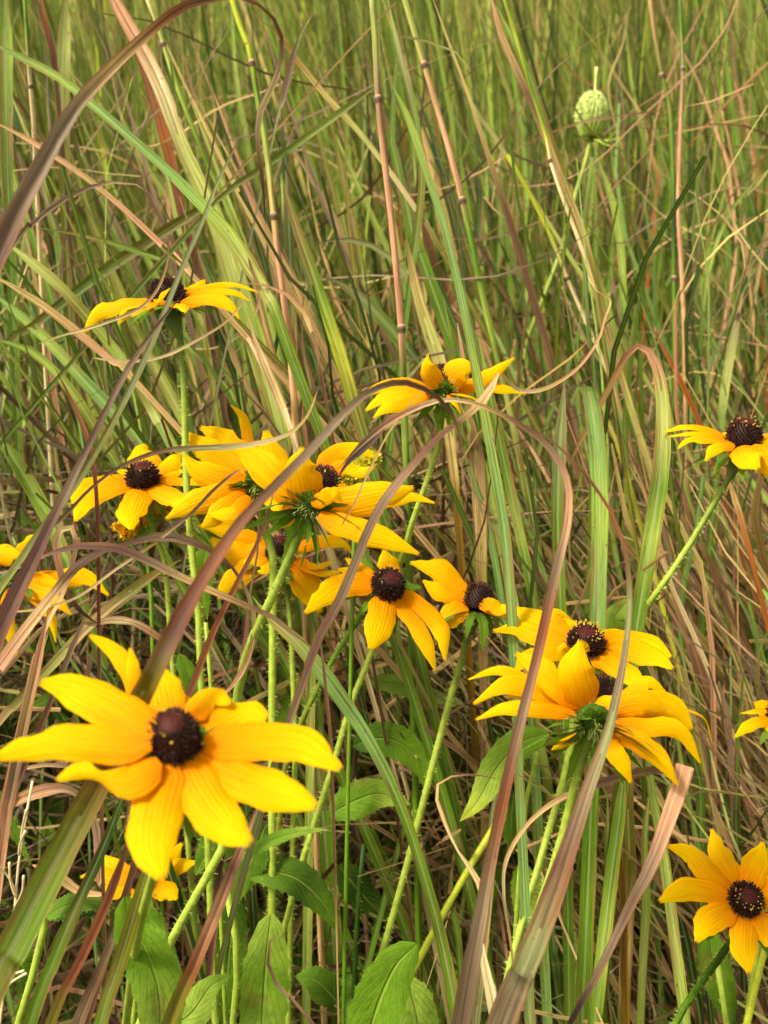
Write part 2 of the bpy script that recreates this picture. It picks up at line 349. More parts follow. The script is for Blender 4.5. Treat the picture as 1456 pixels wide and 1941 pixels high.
def cone(parent, c, ax, r, h, seed, pollen=True, top='mar'):
    """seed cone of many small florets"""
    rg = np.random.default_rng(seed); a = nrm(np.cross(ax, [0.2, 0.9, 0.5])); b = np.cross(ax, a)
    V = []; F = []; C = []
    def prof(t):   # t 0 top -> 1 base ; radius, height
        ang = t*math.pi*0.56
        rr = math.sin(min(ang, math.pi/2))**0.85*r*(1.0 if ang < math.pi/2 else math.cos(ang-math.pi/2)); return rr, h*(math.cos(ang)**0.9 if ang < math.pi/2 else -0.6*math.sin(ang-math.pi/2)) 
    dk = np.array([0.022, 0.0050, 0.003]); mar = np.array([0.075, 0.012, 0.010])
    NS, NR = 20, 10
    for i in range(NR+1):
        rr, hh = prof(i/NR)
        for j in range(NS):
            th = 2*math.pi*j/NS; V.append(c + ax*hh*0.94 + (a*math.cos(th)+b*math.sin(th))*max(rr*0.92, 1e-5)); C.append(mar if i < 3 else dk)
    for i in range(NR):
        for j in range(NS): F.append((i*NS+j, i*NS+(j+1) % NS, (i+1)*NS+(j+1) % NS, (i+1)*NS+j))
    NF = 330; pv = []; pf = []; pc = []
    for i in range(NF):
        t = ((i+0.5)/NF)**0.6*0.98; th = i*2.399963; rr, hh = prof(t); r2, h2 = prof(t+0.01)
        rad = a*math.cos(th)+b*math.sin(th); p = c+ax*hh+rad*rr; tn = nrm(ax*(h2-hh)+rad*(r2-rr)+1e-9); nn = nrm(np.cross(np.cross(rad, ax) if True else ax, tn)); 
        if np.dot(nn, rad*rr+ax*hh) < 0: nn = -nn
        small = t < 0.30; L = r*(0.07 if small else 0.21)*rg.uniform(0.5, 1.6); wd = r*(0.05 if small else 0.062)
        dirn = nrm(nn + ax*(0.0 if small else 0.5) + rg.normal(size=3)*(0.16 if small else 0.34)); s1 = nrm(np.cross(dirn, tn)); s2 = np.cross(dirn, s1); n0 = len(V)
        cc = (mar if small else dk)*rg.uniform(0.7, 1.9)
        for q in range(5):
            an = q*2*math.pi/5; o = s1*math.cos(an)+s2*math.sin(an); V.append(p-dirn*L*.2+o*wd*0.8); C.append(cc*.8)
        for q in range(5):
            an = q*2*math.pi/5; o = s1*math.cos(an)+s2*math.sin(an); V.append(p+dirn*L*.75+o*wd*(1 if small else .6)); C.append(cc)
        V.append(p+dirn*L); C.append(cc*1.15)
        for q in range(5):
            F.append((n0+q, n0+(q+1) % 5, n0+5+(q+1) % 5, n0+5+q)); F.append((n0+5+q, n0+5+(q+1) % 5, n0+10))
        if pollen and 0.27 < t < 0.52 and rg.random() < 0.24*pollen*(1+math.sin(th*1.0+seed)):
            pp = p+dirn*L*1.05; m0 = len(pv); s = r*0.055*rg.uniform(.7, 1.4)
            for o in (s1, s2, -s1, -s2): pv.append(pp+o*s)
            pv.append(pp+dirn*s*2.0); pv.append(pp-dirn*s)
            for q in range(4): pf.append((m0+q, m0+(q+1) % 4, m0+4)); pf.append((m0+(q+1) % 4, m0+q, m0+5))
            pc += [np.array([0.75, 0.48, 0.04])*rg.uniform(.6, 1.1)]*6
    o = build('seed_cone', V, F, M_CONE, parent, col=np.array(C), smooth=True)
    if pv: build('pollen', pv, pf, M_BUD, o, col=np.array(pc), smooth=False)
    return o

FLOWERS = 'yellow coneflowers with dark centres'
def flower(label, c, d, axis, r_px, h_ratio, petals, stem, stem_w=15, m=0.2, bracts=11, bract_len=0.017, seed=1, pollen=1.0, droop=(10, 60), cone_shift=0.0, back=False, bc=None, pw=None, leaves=(), stem_cols=('dkgreen', 'stem', 'stem'), hairs=380, show_cone=True):
    ax = camdir(axis); C0 = at(c[0], c[1], d); r = r_px/FPX*d
    toward = -CF
    Cb = at(*bc) if bc else C0; stem_w = stem_w*.82
    # stem
    pts = [[*(Cb-ax*r*0.35), r*0.75], [*(Cb-nrm(ax*.72+CF*.7)*r*0.85), r*0.72], [*(Cb-nrm(ax*.72+CF*.7)*r*1.25), r*.42]] if back else [[*(C0-ax*r*0.35), r*0.62], [*(C0-ax*r*0.75), r*0.45]]
    for p in stem:
        dd = p[2] if len(p) > 2 else d+0.005
        pts.append([*at(p[0], p[1], dd), stem_w/2/FPX*dd])
    tn = np.array(pts[-1][:3])-np.array(pts[-2][:3])
    for q in to_ground([np.array(pts[-1][:3])], tn, 0.3): pts.append([*q, stem_w/2/FPX*d*1.1])
    base = np.array(pts[-1][:3]); root = empty('coneflower', base)
    tag(root, label, 'flower', FLOWERS)
    K = 46; sp = spline(pts, K); sp[:, 3] = np.maximum(sp[:, 3], 0.0006)
    cc = np.array([P(x) for x in stem_cols]); xs = np.linspace(0, 1, K)*6.0
    cl = np.stack([np.interp(xs, np.linspace(0, 1, len(cc)), cc[:, j]) for j in range(3)], -1)
    V, F, sh = tube(sp, 12, 0.08, hairs*3, 0.0017, seed); cf = np.repeat(cl, 12, axis=0)
    cf = np.vstack([cf, np.tile(P('pgreen'), (len(V)-len(cf), 1))])*sh[:, None]
    build('stem', V, F, M_STEM, root, col=cf)
    if show_cone: cone(root, C0 + ax*r*cone_shift, ax, r*.86, r*h_ratio*.86, seed, pollen)
    # petals
    for i, pt in enumerate(petals):
        pp, w = pt[0], pt[1]; opt = pt[2] if len(pt) > 2 else {}
        mm = opt.get('m', m); rl = opt.get('roll', 0); ws = opt.get('ws', None); off = opt.get('dd', 0.0)
        rows = []; nn = []; L0 = len(pp)
        rls = np.interp(np.linspace(0, 1, L0), np.linspace(0, 1, len(rl)), rl) if isinstance(rl, (list, tuple)) else [rl]*L0
        wss = np.interp(np.linspace(0, 1, L0), np.linspace(0, 1, len(ws)), ws) if ws else [1]*L0
        for k, p in enumerate(pp):
            if len(p) > 2: dep = d + p[2]/100
            else:
                ray = at(p[0], p[1], 1.0)-CO; den = np.dot(ray, ax); num = np.dot(C0-CO, ax)
                lim = 0.035
                dep = num/den if abs(den) > 0.12 else d
                dep = min(max(dep, d-lim), d+lim)
                if abs(axis[2]) < 0.25: dep = d + (dep-d)*0.3
            dep += off/100 + (i % 3)*0.0007
            q = at(p[0], p[1], dep); rows.append([*q, w*wss[k]/FPX*dep, rls[k]])
            nn.append(nrm(ax*(1-mm) - nrm(q-CO)*mm))
        petal(root, np.array(rows), np.array(nn), seed*31+i*7+3, wide=.93 if back else 1.0, pw=pw)
    # bracts
    axb = nrm(ax*.72+CF*.70) if back else ax
    a = nrm(np.cross(axb, [0.3, 0.8, 0.2])); b = np.cross(axb, a); rg = np.random.default_rng(seed+900)
    for i in range(bracts):
        th = (i+rg.uniform(-.3, .3))/bracts*2*math.pi; rad = a*math.cos(th)+b*math.sin(th); dr = R(rg.uniform(*droop)); L = bract_len*rg.uniform(.75, 1.15)
        if back: L *= min(1.0, max(.25, .8-np.dot(rad, CU)*.9))
        p0 = Cb-axb*r*(.9 if back else .35)+rad*r*(.35 if back else .45); p1 = p0+(rad*math.cos(dr*.4)-axb*math.sin(dr*.4))*L*.5; p2 = p1+(rad*math.cos(dr)-axb*math.sin(dr))*L*.55
        w = (0.0046 if back else 0.0040)*rg.uniform(.8, 1.2)
        rows = np.array([[*p0, w, 0], [*p1, w, 0], [*p2, w, 0]]); nn = np.array([ax, ax, ax])
        V, F, cl, st = leaf_geo(rows, nn, ('dkgreen', 'green', 'green'), serr=0.12, K=9, seed=seed*17+i, hairs=26)
        build('bract', V, F, M_LEAF, root, col=cl*rg.uniform(.75, 1.1), st=st)
    if back:
        cR = Cb-axb*r*.35; V = []; F = []; C = []; nr, ns = 7, 16
        for q in range(nr+1):
            ph = q/nr*math.pi*.62
            for j in range(ns):
                th2 = j/ns*2*math.pi; rr = r*.85*math.sin(ph)*(1+.07*math.sin(th2*7+q)); V.append(cR - axb*r*.72*math.cos(ph) + (a*math.cos(th2)+b*math.sin(th2))*rr); C.append(P('dkgreen')*rg.uniform(.8, 1.5))
        F = [(q*ns+j, q*ns+(j+1) % ns, (q+1)*ns+(j+1) % ns, (q+1)*ns+j) for q in range(nr) for j in range(ns)]
        for h in range(260):
            v0 = V[rg.integers(0, len(V))] + rg.normal(size=3)*r*.12; dd = nrm(v0-Cb+rg.normal(size=3)*r*.3); s1 = nrm(np.cross(dd, rg.normal(size=3)))*.0001; n0 = len(V); V += [v0-s1, v0+s1, v0+dd*.0016]; F.append((n0, n0+1, n0+2)); C += [P('pgreen')]*3
        build('receptacle', V, F, M_STEM, root, col=np.array(C))
    for i, lf in enumerate(leaves): add_leaf(root, *lf, seed=seed*13+i)
    return root

def add_leaf(parent, pts, w, d, cols=('green', 'green', 'ltgreen'), m=0.7, roll=0, serr=0.05, seed=0, hairs=70):
    rows = []; nn = []; rls = np.interp(np.linspace(0, 1, len(pts)), np.linspace(0, 1, len(roll)), roll) if isinstance(roll, (list, tuple)) else [roll]*len(pts)
    for k, p in enumerate(pts):
        dep = p[2] if len(p) > 2 else d; q = at(p[0], p[1], dep); rows.append([*q, w/FPX*dep, rls[k]]); nn.append(nrm(np.array([0, 0, 1.])*(1-m)-nrm(q-CO)*m))
    V, F, cl, st = leaf_geo(np.array(rows), np.array(nn), cols, serr, seed=seed+40, hairs=hairs)
    return build('leaf', V, F, M_LEAF, parent, col=cl, st=st)

def shoot(label, stem_pts, stem_w, d, leaves, cols=('stem', 'green'), group='leafy shoots under the flowers', seed=0, hairs=300):
    pts = [[*at(p[0], p[1], p[2] if len(p) > 2 else d), stem_w/2/FPX*d] for p in stem_pts]
    tn = np.array(pts[-1][:3])-np.array(pts[-2][:3])
    for q in to_ground([np.array(pts[-1][:3])], tn, 0.2): pts.append([*q, stem_w/2/FPX*d])
    root = empty('leafy_shoot', pts[-1][:3]); tag(root, label, 'plant', group)
    sp = spline(pts, 26); V, F, sh = tube(sp, 10, 0.08, hairs, 0.0012, seed)
    cc = np.array([P(x) for x in cols]); cl = np.stack([np.interp(np.linspace(0, 1, 26), np.linspace(0, 1, len(cc)), cc[:, j]) for j in range(3)], -1)
    cf = np.repeat(cl, 10, axis=0); cf = np.vstack([cf, np.tile(P('pgreen'), (len(V)-len(cf), 1))])*sh[:, None]
    build('stem', V, F, M_STEM, root, col=cf)
    for i, lf in enumerate(leaves): add_leaf(root, *lf[0:3], **(lf[3] if len(lf) > 3 else {}), seed=seed*19+i)
    return root

def culm(label, pts, w, cols, d, nodes=(), root=True, group=None):
    """jointed round grass stalk, top first; nodes = indexes of the joints"""
    rows = []
    for i, p in enumerate(pts):
        dd = p[2] if len(p) > 2 else d; rows.append([*at(p[0], p[1], dd), w/2/FPX*dd*(0.8+0.2*i/len(pts)), i/(len(pts)-1)])
    m0 = len(rows); tn = np.array(rows[-1][:3])-np.array(rows[-2][:3])
    if root:
        for q in to_ground([np.array(rows[-1][:3])], tn, 0.3): rows.append([*q, rows[m0-1][3], 1.0])
    K = len(rows)*5; sp = spline(rows, K); cidx = np.clip(sp[:, 4], 0, 1); sp = sp[:, :4]; base = sp[-1, :3]
    t = empty('grass_stalk', base); tag(t, label, 'grass stalk', group)
    V, F, sh = tube(sp, 10, 0.0)
    cc = np.array([P(c) for c in cols]); xs = cidx
    cl = np.stack([np.interp(xs, np.linspace(0, 1, len(cc)), cc[:, j]) for j in range(3)], -1)
    st = np.zeros((K, 10, 3)); st[..., 0] = np.linspace(0.1, 0.45, 10); st[..., 1] = np.linspace(0, .6, K)[:, None]; st[..., 2] = RNG.uniform()
    build('stalk', V, F, M_GRASS, t, col=np.repeat(cl, 10, axis=0), st=st.reshape(-1, 3))
    for i in nodes:
        p = np.array(rows[i][:3]); tt = nrm(np.array(rows[min(i+1, len(rows)-1)][:3])-np.array(rows[i-1][:3])); r = rows[i][3]; L = r*1.5
        nr = [[*(p-tt*L), r*1.02], [*(p-tt*L*.5), r*1.25], [*(p+tt*L*.1), r*1.35], [*(p+tt*L*.6), r*1.12], [*(p+tt*L), r*.9]]
        V, F, sh = tube(nr, 10); k = len(V)
        build('node', V, F, M_STEM, t, col=np.repeat(np.array([P('pink')*.8, P('mauve')*.6, P('brown')*.6, P('mauve')*.6, P('straw')*.8]), 10, axis=0))
    return t
# ------------------------------------------------------------------ world and sun (soft overcast daylight)
SUN_EL, SUN_AZ = R(56), R(248)
world = bpy.data.worlds.new("World"); scene.world = world; world.use_nodes = True
nt = world.node_tree; bg = nt.nodes['Background']
sky = nt.nodes.new('ShaderNodeTexSky'); sky.sky_type = 'NISHITA'; sky.sun_disc = False; sky.sun_elevation = SUN_EL; sky.sun_rotation = SUN_AZ
sky.air_density = 1.0; sky.dust_density = 4.0; sky.ozone_density = 0.6
hs = nt.nodes.new('ShaderNodeHueSaturation'); hs.inputs['Saturation'].default_value = 0.28
nt.links.new(sky.outputs[0], hs.inputs['Color'])
wm = nt.nodes.new('ShaderNodeMix'); wm.data_type = 'RGBA'; wm.blend_type = 'MULTIPLY'; wm.inputs[0].default_value = 1.0; wm.inputs[7].default_value = (1.0, 0.93, 0.68, 1)
nt.links.new(hs.outputs[0], wm.inputs[6]); nt.links.new(wm.outputs[2], bg.inputs['Color']); bg.inputs['Strength'].default_value = 0.12
sl = bpy.data.lights.new("sun", 'SUN'); sl.energy = 2.3; sl.angle = R(9); sl.color = (1.0, 0.92, 0.76)
so = bpy.data.objects.new("sun", sl); COL.objects.link(so)
sd = Vector((math.sin(SUN_AZ)*math.cos(SUN_EL), math.cos(SUN_AZ)*math.cos(SUN_EL), math.sin(SUN_EL)))
so.rotation_euler = sd.to_track_quat('Z', 'Y').to_euler()
scene.view_settings.view_transform = 'Standard'; scene.view_settings.look = 'None'; scene.view_settings.gamma = 1.0
scene.view_settings.exposure = 1.2
scene.cycles.use_denoising = True; scene.cycles.max_bounces = 8; scene.cycles.transparent_max_bounces = 8; scene.cycles.transmission_bounces = 4
scene.cycles.use_adaptive_sampling = True; scene.cycles.adaptive_threshold = 0.02

# ------------------------------------------------------------------ ground
def ground():
    m, nt = newmat('soil_and_litter'); tc = N(nt, 'ShaderNodeTexCoord').outputs['Object']
    f = noise(nt, tc, 30.0, 6, 0.7); f2 = noise(nt, tc, 3.0, 4, 0.6)
    c = ramp(nt, f, 0.35, 0.7, (0.018, 0.013, 0.008, 1), (0.10, 0.075, 0.04, 1)); c = mixc(nt, ramp(nt, f2, 0.4, 0.65), c, (0.04, 0.05, 0.015, 1))
    finish(nt, c, 0.9, 0, bump=f, bstr=1.0, bdist=0.02)
    xs = np.concatenate([-np.geomspace(60, 2, 12), np.linspace(-1.6, 1.6, 17), np.geomspace(2, 60, 12)]); ys = np.concatenate([-np.geomspace(20, 1, 5), np.linspace(-0.5, 8, 40), np.geomspace(9, 150, 12)])
    V = [(x, y, 0.006*math.sin(x*9)*math.cos(y*7) - 0.008) for y in ys for x in xs]; n = len(xs)
    F = [(j*n+i, j*n+i+1, (j+1)*n+i+1, (j+1)*n+i) for j in range(len(ys)-1) for i in range(n-1)]
    o = build('ground', V, F, m, origin=(0, 0, 0)); tag(o, 'dark soil and plant litter under the tall grass', 'ground', kind='structure')
ground()

# ------------------------------------------------------------------ grass masses
def mixcols(n, names, wts):
    idx = RNG.choice(len(names), n, p=np.array(wts)/sum(wts)); return np.array([P(k) for k in names])[idx]
def field(name, label, n, y0, y1, hmin, hmax, wmin, wmax, names, wts, tips, twts, lean=0.18, side=-0.10, K=8, curl=0.5, cat='grass', clump=0.10, half=(0.55, 0.42), dpow=1.0, zlift=0.0):
    """blades rooted on the ground in a wedge in front of the camera, gathered in tufts"""
    nt_ = max(1, n//14); cy = (y0 + (y1-y0)*RNG.uniform(0, 1, nt_)**dpow); cx = RNG.uniform(-1, 1, nt_)*(half[0]+half[1]*cy)
    ti = RNG.integers(0, nt_, n); bx = cx[ti]+RNG.normal(size=n)*clump*.5; by = np.maximum(cy[ti]+RNG.normal(size=n)*clump*.5, y0-0.03)
    L = RNG.uniform(hmin, hmax, n)*RNG.uniform(0.75, 1.05, nt_)[ti]; az = RNG.uniform(0, 2*np.pi, n); t = np.linspace(0, 1, K)[None, :]
    a0 = np.abs(RNG.normal(size=n))*lean; dx = np.cos(az)*a0 + side + RNG.normal(size=nt_)[ti]*0.06; dy = np.sin(az)*a0
    bend = RNG.gamma(1.4, 0.22, n)*curl; ba = az + RNG.normal(size=n)*.5
    X = bx[:, None]+L[:, None]*(dx[:, None]*t + np.cos(ba)[:, None]*bend[:, None]*t**2.6); Y = by[:, None]+L[:, None]*(dy[:, None]*t + np.sin(ba)[:, None]*bend[:, None]*t**2.6)
    Z = zlift*RNG.uniform(0, 1, n)[:, None] + L[:, None]*(t - (bend[:, None]**1.3)*0.55*t**3 - (dx**2+dy**2)[:, None]*.4*t)
    Z = np.maximum(Z, 0.004); Pt = np.stack([X, Y, Z], -1)
    W = RNG.uniform(wmin, wmax, n)[:, None]*(1-t**2.2*0.93)*(0.75+0.25*np.minimum(t*5, 1))
    sa = RNG.uniform(0, 2*np.pi, n)[:, None]+RNG.normal(size=n)[:, None]*1.2*t; S = np.stack([np.cos(sa), np.sin(sa), 0*sa], -1)
    c0 = mixcols(n, names, wts); c1 = mixcols(n, tips, twts); k = RNG.uniform(.38, 1.4, n)[:, None, None]; tt = np.clip((t-RNG.uniform(.3, .8, n)[:, None])*3, 0, 1)[..., None]  # k: random blade tone, its low end darkened to paint shade into the depths
    C = (c0[:, None]*(1-tt)+c1[:, None]*tt)*k
    V, F, c, st = ribbons(Pt, W, S, 0.3, C, RNG.uniform(0, 1, n))
    o = build(name, V, F, M_FIELD, col=c, st=st, origin=(0, (y0+y1)/2, 0)); tag(o, label, cat, kind='stuff'); return o
GN = ('green', 'dkgreen', 'ltgreen', 'olive', 'straw', 'pink', 'ygreen', 'rust', 'tan')
field('grass', 'tall green prairie grass standing close behind the flowers', 7200, 0.98, 1.8, 0.60, 1.15, 0.0026, 0.0085, GN, (12, 12, 7, 7, 2.2, 1.0, 1.2, .5, .8), GN, (10, 5, 8, 6, 4, 1.4, 2, .5, 2), lean=0.06, side=-0.16, K=9, curl=.32, half=(0.35, 0.5))
field('grass', 'denser green grass in the middle distance', 9000, 1.7, 3.4, 0.85, 1.45, 0.003, 0.009, GN, (12, 9, 9, 7, 2, .6, 2, .3, .6), GN, (9, 3, 10, 6, 5, .6, 4, .3, 1), lean=0.06, side=-0.08, K=8, curl=.32, half=(0.35, 0.42))
field('grass', 'pale distant grass at the top of the view', 15000, 3.2, 9.5, 1.3, 2.0, 0.008, 0.018, GN, (6, .5, 14, 4, 8, .4, 8, .1, 2), GN, (4, .3, 13, 3, 11, .4, 10, .1, 3), lean=0.07, side=-0.05, K=6, curl=.3, half=(0.9, 0.55))
DN = ('brown', 'grey', 'tan', 'straw', 'mauve', 'olive', 'pink', 'rust', 'gold')
field('dry_grass', 'fine dry curling grass tops among the green stalks', 1100, 1.3, 2.8, 0.45, 1.05, 0.0010, 0.0022, DN, (1, 2, 6, 8, 2, 3, 3, 1, 2), DN, (1, 2, 7, 8, 2, 2, 2, 1, 1), lean=0.25, side=-.05, K=14, curl=1.6, half=(0.35, 0.42), cat='dry grass')

def thatch(name, label, n, box, dr, ang, angs, L, W, names, wts, curl, K=9, cat='dry grass', zcap=0.62, kk=(0.6, 1.15)):
    """short lengths of fallen or leaning grass filling a volume; ang = lean of each piece away from upright (degrees, in the plane facing the path)"""
    px = RNG.uniform(box[0], box[2], n*3); py = RNG.uniform(box[1], box[3], n*3); d = RNG.uniform(dr[0], dr[1], n*3)
    p = CO+CX*((px-PW/2)/FPX*d)[:, None]-CU*((py-PH/2)/FPX*d)[:, None]+CF*d[:, None]
    ok = (p[:, 2] > 0.01) & (p[:, 2] < zcap); p = p[ok][:n]; m = len(p); px = px[ok][:n]
    a = np.radians((ang(px) if callable(ang) else ang)+RNG.normal(size=m)*angs); T = np.stack([np.sin(a), RNG.normal(size=m)*.45, np.cos(a)], -1); T = nrm(T)
    Ls = RNG.uniform(*L, m); t = np.linspace(-.5, .5, K)[None, :]; B = nrm(np.cross(T, nrm(RNG.normal(size=(m, 3))))); cv = RNG.gamma(1.2, .5, m)*curl*RNG.choice([-1, 1], m)
    ph = RNG.uniform(0, 6, m)[:, None]
    Pt = p[:, None]+T[:, None]*(Ls[:, None]*t)[..., None]+B[:, None]*(Ls[:, None]*(cv[:, None]*t*t+0.03*np.sin(t*9+ph)))[..., None]
    Pt[..., 2] = np.maximum(Pt[..., 2], 0.003)
    Wd = RNG.uniform(*W, m)[:, None]*np.clip(1.1-np.abs(t+RNG.uniform(-.3, .3, m)[:, None])*1.5, .15, 1)
    S = np.cross(T, np.array([0, -1, .3]))[:, None]*np.ones((1, K, 1)) + RNG.normal(size=(m, 1, 3))*.5+ np.sin(t*6+ph)[..., None]*RNG.normal(size=(m, 1, 3))*.5
    c0 = mixcols(m, names, wts); c1 = mixcols(m, names, wts); tt = np.clip((t+.5)*1.2-.2, 0, 1)[..., None]; C = (c0[:, None]*(1-tt*.6)+c1[:, None]*tt*.6)*RNG.uniform(*kk, m)[:, None, None]  # kk scales each piece's colour; low values paint in the shade of gaps
    V, F, c, st = ribbons(Pt, Wd, S, .3, C, RNG.uniform(0, 1, m))
    o = build(name, V, F, M_FIELD, col=c, st=st, origin=(0, .7, 0)); tag(o, label, cat, kind='stuff')
thatch('dry_grass', 'leaning brown and straw coloured thatch to the right of the flowers', 3000, (800, 730, 1900, 2050), (0.62, 1.05), lambda x: np.where(x > 1000, -32, -22), 9, (.18, .40), (.0010, .0040), DN, (3, 4, 7, 7, 4, 2, 6, 1, 1.5), .28, kk=(.25, 1.7), zcap=.5)
thatch('dry_grass', 'fine pale straw crossing in front of the brown thatch on the right', 1500, (860, 780, 1900, 1900), (0.54, 0.9), -36, 20, (.10, .32), (.0008, .0020), ('straw', 'cream', 'tan', 'pink', 'mauve', 'pgreen'), (5, 4, 5, 4, 2, 3), .5, zcap=.5, kk=(.6, 1.2))
thatch('dry_grass', 'tangled dead grass low among the flower stems', 2800, (-400, 900, 900, 2050), (0.56, 1.0), 35, 55, (.10, .30), (.0010, .0035), DN, (6, 6, 3, 3, 5, 2, 2, 2, 1), .9, kk=(.2, 1.0))  # colours lowered so the shade of the gaps is painted into the straw
thatch('grass', 'slender green blades rising through the thatch', 1300, (-300, 560, 1900, 2050), (0.58, 1.0), -12, 9, (.20, .45), (.0014, .0040), ('green', 'ltgreen', 'blgreen', 'dkgreen', 'olive'), (6, 5, 4, 4, 3), .2, cat='grass', kk=(.3, 1.5))
thatch('dry_grass', 'loose wisps of straw hanging between the grass stalks', 320, (-300, 150, 1900, 1000), (0.62, 1.0), 20, 60, (.10, .30), (.0008, .0020), DN, (5, 5, 6, 6, 5, 2, 4, 3, 1), 1.0, K=12, zcap=1.0)

# broad-leaved undergrowth, leaf greens darkened to paint in the shade of the low gaps
def undergrowth():
    VV = []; FF = []; CC = []; SS = []; nb = 0; rg = np.random.default_rng(77)
    for i in range(520):
        px = rg.uniform(-300, 960) if i % 5 else rg.uniform(-300, 1800); py = rg.uniform(1180, 2100); d = rg.uniform(.58, .85); p = at(px, py, d)
        if p[2] < 0.02: continue
        az = rg.uniform(0, 6.28); el = rg.uniform(-.3, .9); D = np.array([math.cos(az)*math.cos(el), math.sin(az)*math.cos(el), math.sin(el)]); L = rg.uniform(.035, .085); w = L*rg.uniform(.22, .36)
        rows = np.array([[*p, w, 0], [*(p+D*L*.5+np.array([0, 0, .006])), w, 0], [*(p+D*L-np.array([0, 0, L*.25])), w, 0]])
        V, F, c, st = leaf_geo(rows, np.tile([0, 0, 1.], (3, 1))+rg.normal(size=(1, 3))*.4, ('dkgreen', 'green'), .07, K=9, seed=i)
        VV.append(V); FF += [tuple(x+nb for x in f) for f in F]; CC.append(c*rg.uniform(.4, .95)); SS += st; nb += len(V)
    o = build('undergrowth', np.vstack(VV), FF, M_LEAF, col=np.vstack(CC), st=SS, origin=(0, .6, 0)); tag(o, 'dark green leafy undergrowth below the flower stems', 'undergrowth', kind='stuff')
undergrowth()

# ------------------------------------------------------------------ flowers
D = dict
flower('largest coneflower, wide open, a striped grass blade passing over its back petals', (333, 1408), .27, (0, .72, .70), 53, 1.6,
 [([(295,1390),(205,1335),(130,1300),(78,1292)], 82, D(dd=-.75)), ([(290,1408),(180,1402),(90,1402),(-12,1436)], 78, D(dd=-.7)),
  ([(300,1440),(245,1478),(188,1472),(150,1458),(108,1478)], 56, D(ws=[1.2,1.3,.35,.9,1.2], roll=[0,0,40,10,-10], dd=-.5)),
  ([(322,1445),(296,1530),(288,1600),(306,1664)], 96), ([(350,1440),(385,1505),(428,1560),(474,1597)], 88), ([(375,1428),(465,1475),(540,1503),(600,1527)], 84),
  ([(385,1408),(480,1402),(570,1408),(645,1457)], 78), ([(380,1392),(430,1368),(468,1352),(506,1362)], 84, D(dd=.5)),
  ([(362,1362),(385,1328),(410,1318),(437,1332)], 48, D(dd=.2)), ([(318,1372),(306,1320),(300,1290),(294,1258)], 80, D(dd=.5)),
  ([(270,1350,2.4),(248,1280,2.8),(215,1232,3.2),(170,1204,3.4)], 34, D(m=.6)), ([(262,1345,2.4),(254,1280,2.6),(247,1228,2.9)], 26, D(m=.6)),
  ([(345,1372,1.2),(352,1340,1.5),(350,1318,1.9)], 40)],
 [(322,1500,.285),(295,1640,.32),(268,1740,.35),(250,1850,.38)], stem_w=20, seed=1, m=.15, pollen=.35, bract_len=.02, droop=(30, 75), pw=.58)

flower('coneflower at the upper left, seen edge on with flat drooping petals, tall bare stem', (318, 566), .45, (-.05, .98, .16), 36, 1.25,
 [([(305,566,0),(240,574,.2),(190,590,.2),(160,630,.3)], 38, D(roll=[10,25,50,60])), ([(312,572,-.5),(270,583,-.8),(240,592,-1),(226,614,-1.2)], 30, D(roll=[0,20,30,40])),
  ([(318,574,-1),(298,572,-1.2),(305,562,-1.6),(323,546,-1.8)], 16, D(m=.6)), ([(335,568,.2),(385,545,.6),(440,537,.8),(492,554,.8)], 20, D(roll=-20)),
  ([(340,570,0),(395,553,0),(440,553,0),(474,570,0)], 24, D(roll=-25)), ([(342,572,-.6),(395,564,-1),(432,576,-1.2),(454,604,-1.3)], 30, D(roll=-35)),
  ([(345,566,1),(372,552,1.4),(388,530,1.8)], 34, D(m=.7)), ([(320,563,1),(318,556,2),(316,560,3)], 36), ([(330,575,-1),(345,578,-2.2),(352,592,-3)], 26)],
 [(338,625),(346,680),(350,760),(351,840),(355,940),(364,1050),(376,1160),(380,1260)], stem_w=15, seed=2, pollen=.2, bract_len=.018, droop=(5, 35), bracts=13)

flower('central coneflower seen from below with two petals standing up, above the big cluster', (838, 733), .47, (.0, .97, -.25), 27, 1.9,
 [([(815,738,0),(765,722,.3),(715,732,.5),(678,760,.6)], 40, D(m=.5)), ([(812,740,-.4),(760,742,-.6),(718,757,-.8),(694,778,-.9)], 42, D(m=.5)), ([(815,744,-.8),(770,757,-1.2),(732,772,-1.6),(708,792,-1.8)], 38, D(m=.6)),
  ([(833,737,-.6),(820,715,-1),(810,692,-1.2),(811,672,-1)], 34, D(m=.9, ws=[1,1.15,.9,.6])), ([(843,737,-.4),(862,708,-.6),(885,696,-.8),(907,696,-.8)], 50, D(m=.8, ws=[1,1.1,.9,.5])),
  ([(855,738,0),(895,728,.2),(925,712,.6),(975,678,1)], 32, D(m=.7)), ([(860,738,.5),(915,730,.8),(960,735,.9),(997,746,1)], 34, D(m=.5)), ([(855,745,-.5),(880,748,-1),(910,758,-1.3)], 20),
  ([(850,748,-.8),(865,765,-1.4),(875,786,-1.6)], 16), ([(836,735,1),(830,722,2),(825,722,3)], 34), ([(850,742,-.3),(890,752,-.8),(925,770,-1)], 16)],
 [(836,800),(830,850),(812,905),(785,980),(765,1050,.49),(735,1130,.51),(705,1235,.50),(665,1335,.49),(632,1450,.48),(590,1580,.48),(555,1700,.48)], stem_w=14, seed=3, pollen=.2, droop=(10, 70), bract_len=.016, back=True)

